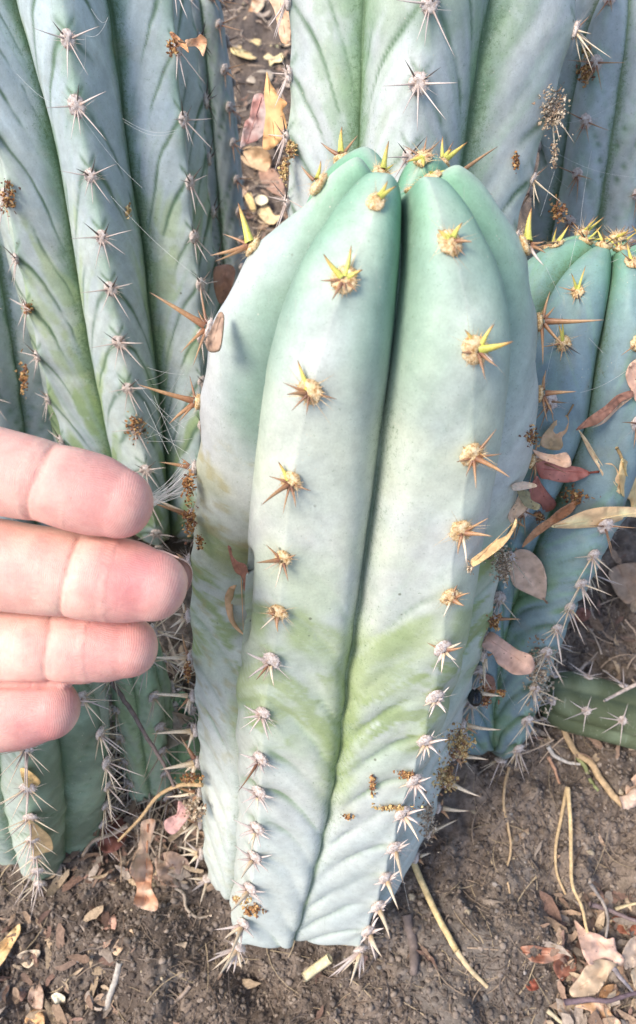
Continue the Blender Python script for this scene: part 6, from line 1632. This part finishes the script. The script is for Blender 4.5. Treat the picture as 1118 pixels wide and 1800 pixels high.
ORG = [(.42, .22, .09), (.30, .14, .06), (.55, .34, .15), (.22, .11, .07)]
GLD = [(.60, .42, .18), (.45, .28, .12), (.68, .52, .27), (.30, .17, .10)]
TNB = [(.52, .42, .30), (.40, .30, .21), (.62, .52, .40), (.28, .19, .13)]
DB = [
 ('rusty crumbs among the topmost right-hand spines of the left stem', 302, 82, 20, 40, 34, ORG, dict(depth=.262)),
 ('brown crumbly clump at the left edge of the frame, high up', 14, 346, 26, 60, 60, ORG, {}),
 ('small orange clump on the left rib of the left stem', 50, 540, 17, 18, 22, ORG, {}),
 ('brown clump low on the left stem, above the index fingertip', 240, 752, 34, 38, 60, ORG, {}),
 ('golden scrap on the shaded groove of the left stem', 226, 372, 10, 26, 14, GLD, {}),
 ('orange-brown clump on the left rib of the largest stem, level with the index finger', 332, 852, 22, 44, 80, ORG, dict(depth=.243)),
 ('brown clump hanging just below it, beside the dark hollow', 334, 915, 22, 56, 90, ORG, dict(depth=.25)),
 ('small tail of brown crumbs at the end of that clump', 351, 952, 12, 26, 24, ORG, dict(depth=.254)),
 ('golden grains on the left edge of the broad pale stem', 512, 264, 16, 30, 70, GLD, dict(depth=.283)),
 ('darker grains trailing below the golden grains', 500, 300, 16, 36, 60, GLD, dict(depth=.284)),
 ('golden clump on the slim top right stem, higher one', 1032, 90, 14, 28, 40, GLD, dict(depth=.335)),
 ('rusty clump on the slim top right stem, lower one', 1030, 128, 22, 34, 70, ORG, dict(depth=.335)),
 ('tan dusty clump on the right edge of the broad pale stem', 974, 192, 44, 66, 190, TNB, dict(depth=.276)),
 ('thin rusty curl on the face of the broad pale stem', 908, 284, 10, 38, 26, ORG, {}),
 ('tan string of debris below the dusty clump', 975, 270, 12, 50, 34, TNB, dict(depth=.28)),
 ('brown tangle behind the small right tip', 982, 372, 30, 34, 44, ORG, dict(depth=.31)),
 ('rusty debris line above the small oval scar, lower right face', 715, 1362, 28, 12, 44, ORG, {}),
 ('rusty vertical crumb trail near the middle groove', 656, 1378, 10, 34, 30, ORG, {}),
 ('golden debris strip across the lower right face', 690, 1420, 62, 9, 60, GLD, {}),
 ('oval brown scab beside the middle groove', 611, 1436, 18, 10, 22, ORG, {}),
 ('golden crumbs among the lowest left spines of the front', 424, 1582, 26, 16, 50, GLD, {}),
 ('brown crumbs just below those golden ones', 444, 1600, 34, 20, 50, ORG, {}),
 ('fibrous tan clump at the lowest left corner of the largest stem', 418, 1690, 26, 18, 40, TNB, {}),
 ('tan clump at the lowest right corner of the largest stem', 630, 1690, 22, 26, 44, TNB, {}),
 ('orange tangle on the left rib above the hooked straw', 335, 1368, 36, 16, 50, ORG, dict(depth=.318)),
 ('pale brown tangle below the hooked straw', 340, 1420, 34, 50, 90, TNB, dict(depth=.326)),
 ('orange crumbs on the left rib, level with the ring finger', 330, 1180, 12, 30, 40, ORG, dict(depth=.29)),
 ('golden tangle on the lower right rib of the largest stem', 808, 1308, 44, 60, 170, GLD, dict(depth=.315)),
 ('golden tangle lower down on that rib', 782, 1366, 36, 56, 130, GLD, dict(depth=.325)),
 ('brown crumbs ending that rib near the straw stalk', 752, 1440, 30, 70, 120, TNB, dict(depth=.345)),
 ('fibrous tan clump left of the round dusty leaf', 884, 990, 34, 60, 170, TNB, dict(depth=.258)),
 ('brown bead-like clump between the two wavy leaves', 868, 1092, 20, 26, 40, ORG, dict(depth=.283)),
 ('orange clump under the shiny black seed', 852, 1222, 26, 36, 70, ORG, dict(depth=.308)),
 ('small orange tuft on the spine tip right of the seed', 882, 1218, 12, 12, 24, ORG, dict(depth=.305)),
 ('long pale fibrous clump down the edge of the right-hand stem', 950, 1190, 44, 110, 230, TNB, dict(depth=.372)),
 ('brown clump on the spines at the left edge, above the fingers', 42, 662, 18, 50, 46, ORG, dict(depth=.36)),
 ('tan and brown clump where the dry leaf strip ends', 826, 1000, 14, 18, 24, TNB, {}),
 ('brown mess between the khaki leaf and the largest stem', 936, 768, 24, 32, 50, ORG, dict(depth=.258)),
 ('crumbs strewn over the right-hand stem under the wavy leaf', 1010, 872, 60, 24, 50, ORG, {}),
 ('dark bead cluster at the left end of the cream shelf leaf', 948, 908, 12, 18, 30, ORG, {}),
]
for i, (lb, x, y, w, h, n, cl, kw) in enumerate(DB): debris(lb, x, y, w, h, n, cl, seed=i, **kw)

# shiny black seed wedged at the right rib
def seed_obj():
    D = .302; c = W(835, 1226, D); r = 14 * D / FPX
    bm = bmesh.new(); bmesh.ops.create_uvsphere(bm, u_segments=28, v_segments=18, radius=1)
    for v in bm.verts:
        v.co.x *= r * .95; v.co.y *= r * 1.12; v.co.z *= r * .8
        v.co *= 1 - .12 * math.exp(-(v.co.x / (r * .08)) ** 2) * (1 if v.co.z > 0 else 0)
    me = bpy.data.meshes.new('seed'); bm.to_mesh(me); bm.free(); me.polygons.foreach_set('use_smooth', np.ones(len(me.polygons), dtype=bool))
    s = NT('black_seed'); s.color((.012, .012, .014)); s.rough(.25); me.materials.append(s.m)
    o = prop(link('seed', me), label='shiny black seed wedged behind a straw spine at the right rib', cat='seed'); o.location = c
seed_obj()

# webs: thin slack threads
s = NT('web_thread'); s.color((.62, .62, .60)); s.rough(.4); s.set('Alpha', 1.0); M_WEB = s.m
def web(label, threads, r=.00005, sag=.003, name='spider_web'):
    V, F = [], []
    base = None
    for (x0, y0, d0, x1, y1, d1) in threads:
        a, b = W(x0, y0, d0), W(x1, y1, d1)
        if base is None: base = a.copy()
        P = np.array([a + (b - a) * t - np.array([0, 0, sag * math.sin(math.pi * t)]) for t in np.linspace(0, 1, 14)]) - base
        n0 = len(V)
        t_ = (b - a) / np.linalg.norm(b - a); u1 = np.cross(t_, (.2, .3, .9)); u1 /= np.linalg.norm(u1); u2 = np.cross(t_, u1)
        for p in P:
            for k in range(3): V.append(p + (u1 * math.cos(k * 2.094) + u2 * math.sin(k * 2.094)) * r)
        for i in range(len(P) - 1):
            for k in range(3): F.append([n0 + i * 3 + k, n0 + i * 3 + (k + 1) % 3, n0 + (i + 1) * 3 + (k + 1) % 3, n0 + (i + 1) * 3 + k])
    o = prop(link(name, np_mesh(name, np.array(V), F, True), None, M_WEB), label=label, cat='spider web', group='spider webs'); o.location = base
rw = random.Random(5)
web('loose web threads across the left stem near the top', [(30, 130, .27, 110, 185, .262), (140, 200, .262, 250, 330, .27), (215, 208, .268, 312, 228, .262), (218, 214, .268, 308, 233, .262), (160, 15, .255, 190, 30, .25), (190, 30, .25, 145, 60, .255), (150, 60, .252, 140, 130, .258)])
web('long single web thread slanting down the shaded groove of the left stem', [(195, 345, .28, 365, 500, .27)])
web('web strands between the broad pale stem and the small right tip', [(985, 218, .31, 1110, 165, .33), (955, 255, .285, 1118, 312, .32), (1040, 265, .32, 1020, 400, .27), (1018, 395, .268, 985, 560, .262), (1005, 470, .265, 1118, 440, .262), (960, 470, .262, 1060, 620, .26), (950, 380, .27, 975, 300, .28), (985, 560, .262, 955, 690, .25), (1020, 690, .262, 1118, 640, .262), (950, 250, .283, 1000, 330, .31)])
web('fan of fine fibres by the index fingertip', [(258 + rw.uniform(-8, 14), 884 + rw.uniform(-14, 8), .246, 332 + rw.uniform(-14, 6), 815 + rw.uniform(0, 52), .243) for _ in range(42)], sag=.001, r=.00006)
web('sparse web strands on the dark flank left of the largest stem', [(rw.uniform(235, 300), rw.uniform(640, 800), .27, rw.uniform(290, 345), rw.uniform(640, 830), .24) for _ in range(16)], sag=.001)
web('web threads over the debris on the lower right face', [(570, 1450, .285, 700, 1400, .275), (700, 1490, .29, 720, 1600, .31), (840, 1290, .31, 880, 1180, .31), (880, 1180, .31, 905, 1240, .33)])

# green stem lying on the soil at the right edge, built along its own length
def lying():
    P0, P1 = ray_ground(935, 1228), ray_ground(1330, 1330)
    P0 = P0 + np.array([0, 0, .012]); P1 = P1 + np.array([0, 0, .012])
    n, ns = 60, 72; R = .0165
    t = np.linspace(0, 1, n); ax_ = (P1 - P0); L = np.linalg.norm(ax_); ax_ /= L
    up = np.array([0, 0, 1.0]); sd = np.cross(ax_, up); sd /= np.linalg.norm(sd); up = np.cross(sd, ax_)
    V = []
    a = np.linspace(0, 2 * math.pi, ns, endpoint=False)
    for ti in t:
        e = min(ti * L / .018, 1); rr = R * math.sqrt(1 - (1 - e) ** 2) + 1e-5
        rad = rr * (.80 + .20 * np.abs(np.cos(a * 2.5 + .5)) ** .7)
        V.append(P0 + ax_ * ti * L + np.cos(a)[:, None] * rad[:, None] * sd + np.sin(a)[:, None] * rad[:, None] * up)
    V = np.array(V)
    n1 = fbm(V * 70, 88, 4)
    cols = mixc((.085, .105, .055), (.15, .185, .115), sstep(.4, .65, n1))
    root = empty('cactus_stem', tuple(P0), label='dull green cactus stem lying on the soil at the right edge, lower half', cat='cactus', group='columnar cactus stems growing in a clump')
    F = grid_faces(n, ns, True).tolist() + [list(range(ns))[::-1], [(n - 1) * ns + j for j in range(ns)]]
    link('stem', np_mesh('stem', V.reshape(-1, 3) - P0, F, True, cols.reshape(-1, 3)), root, M_CACTUS)
    rnd = random.Random(9)
    for k in range(5):
        aa = (k * math.pi - .5) / 2.5
        for ti in np.arange(.06, .95, .017 / L * 1.0):
            i = int(ti * (n - 1)); j = int((aa % (2 * math.pi)) / (2 * math.pi) * ns) % ns
            p = V[i, j]; out = p - (P0 + ax_ * ti * L); out /= np.linalg.norm(out)
            if p[2] < .008: continue
            side = np.cross(ax_, out)
            ar, inv = areole(root, P0, p, side, ax_, out, .0026, 'o', rnd)
            for q, (sa, sb, sc, l, r, ty) in enumerate(generic_spines('grey', rnd)[:5]):
                dv = side * sa + ax_ * sb + out * sc; dv /= np.linalg.norm(dv)
                spine_between(ar, inv, p + out * .0008, p + dv * l, r, 'g' if ty == 'd' else ty, q + i)
lying()
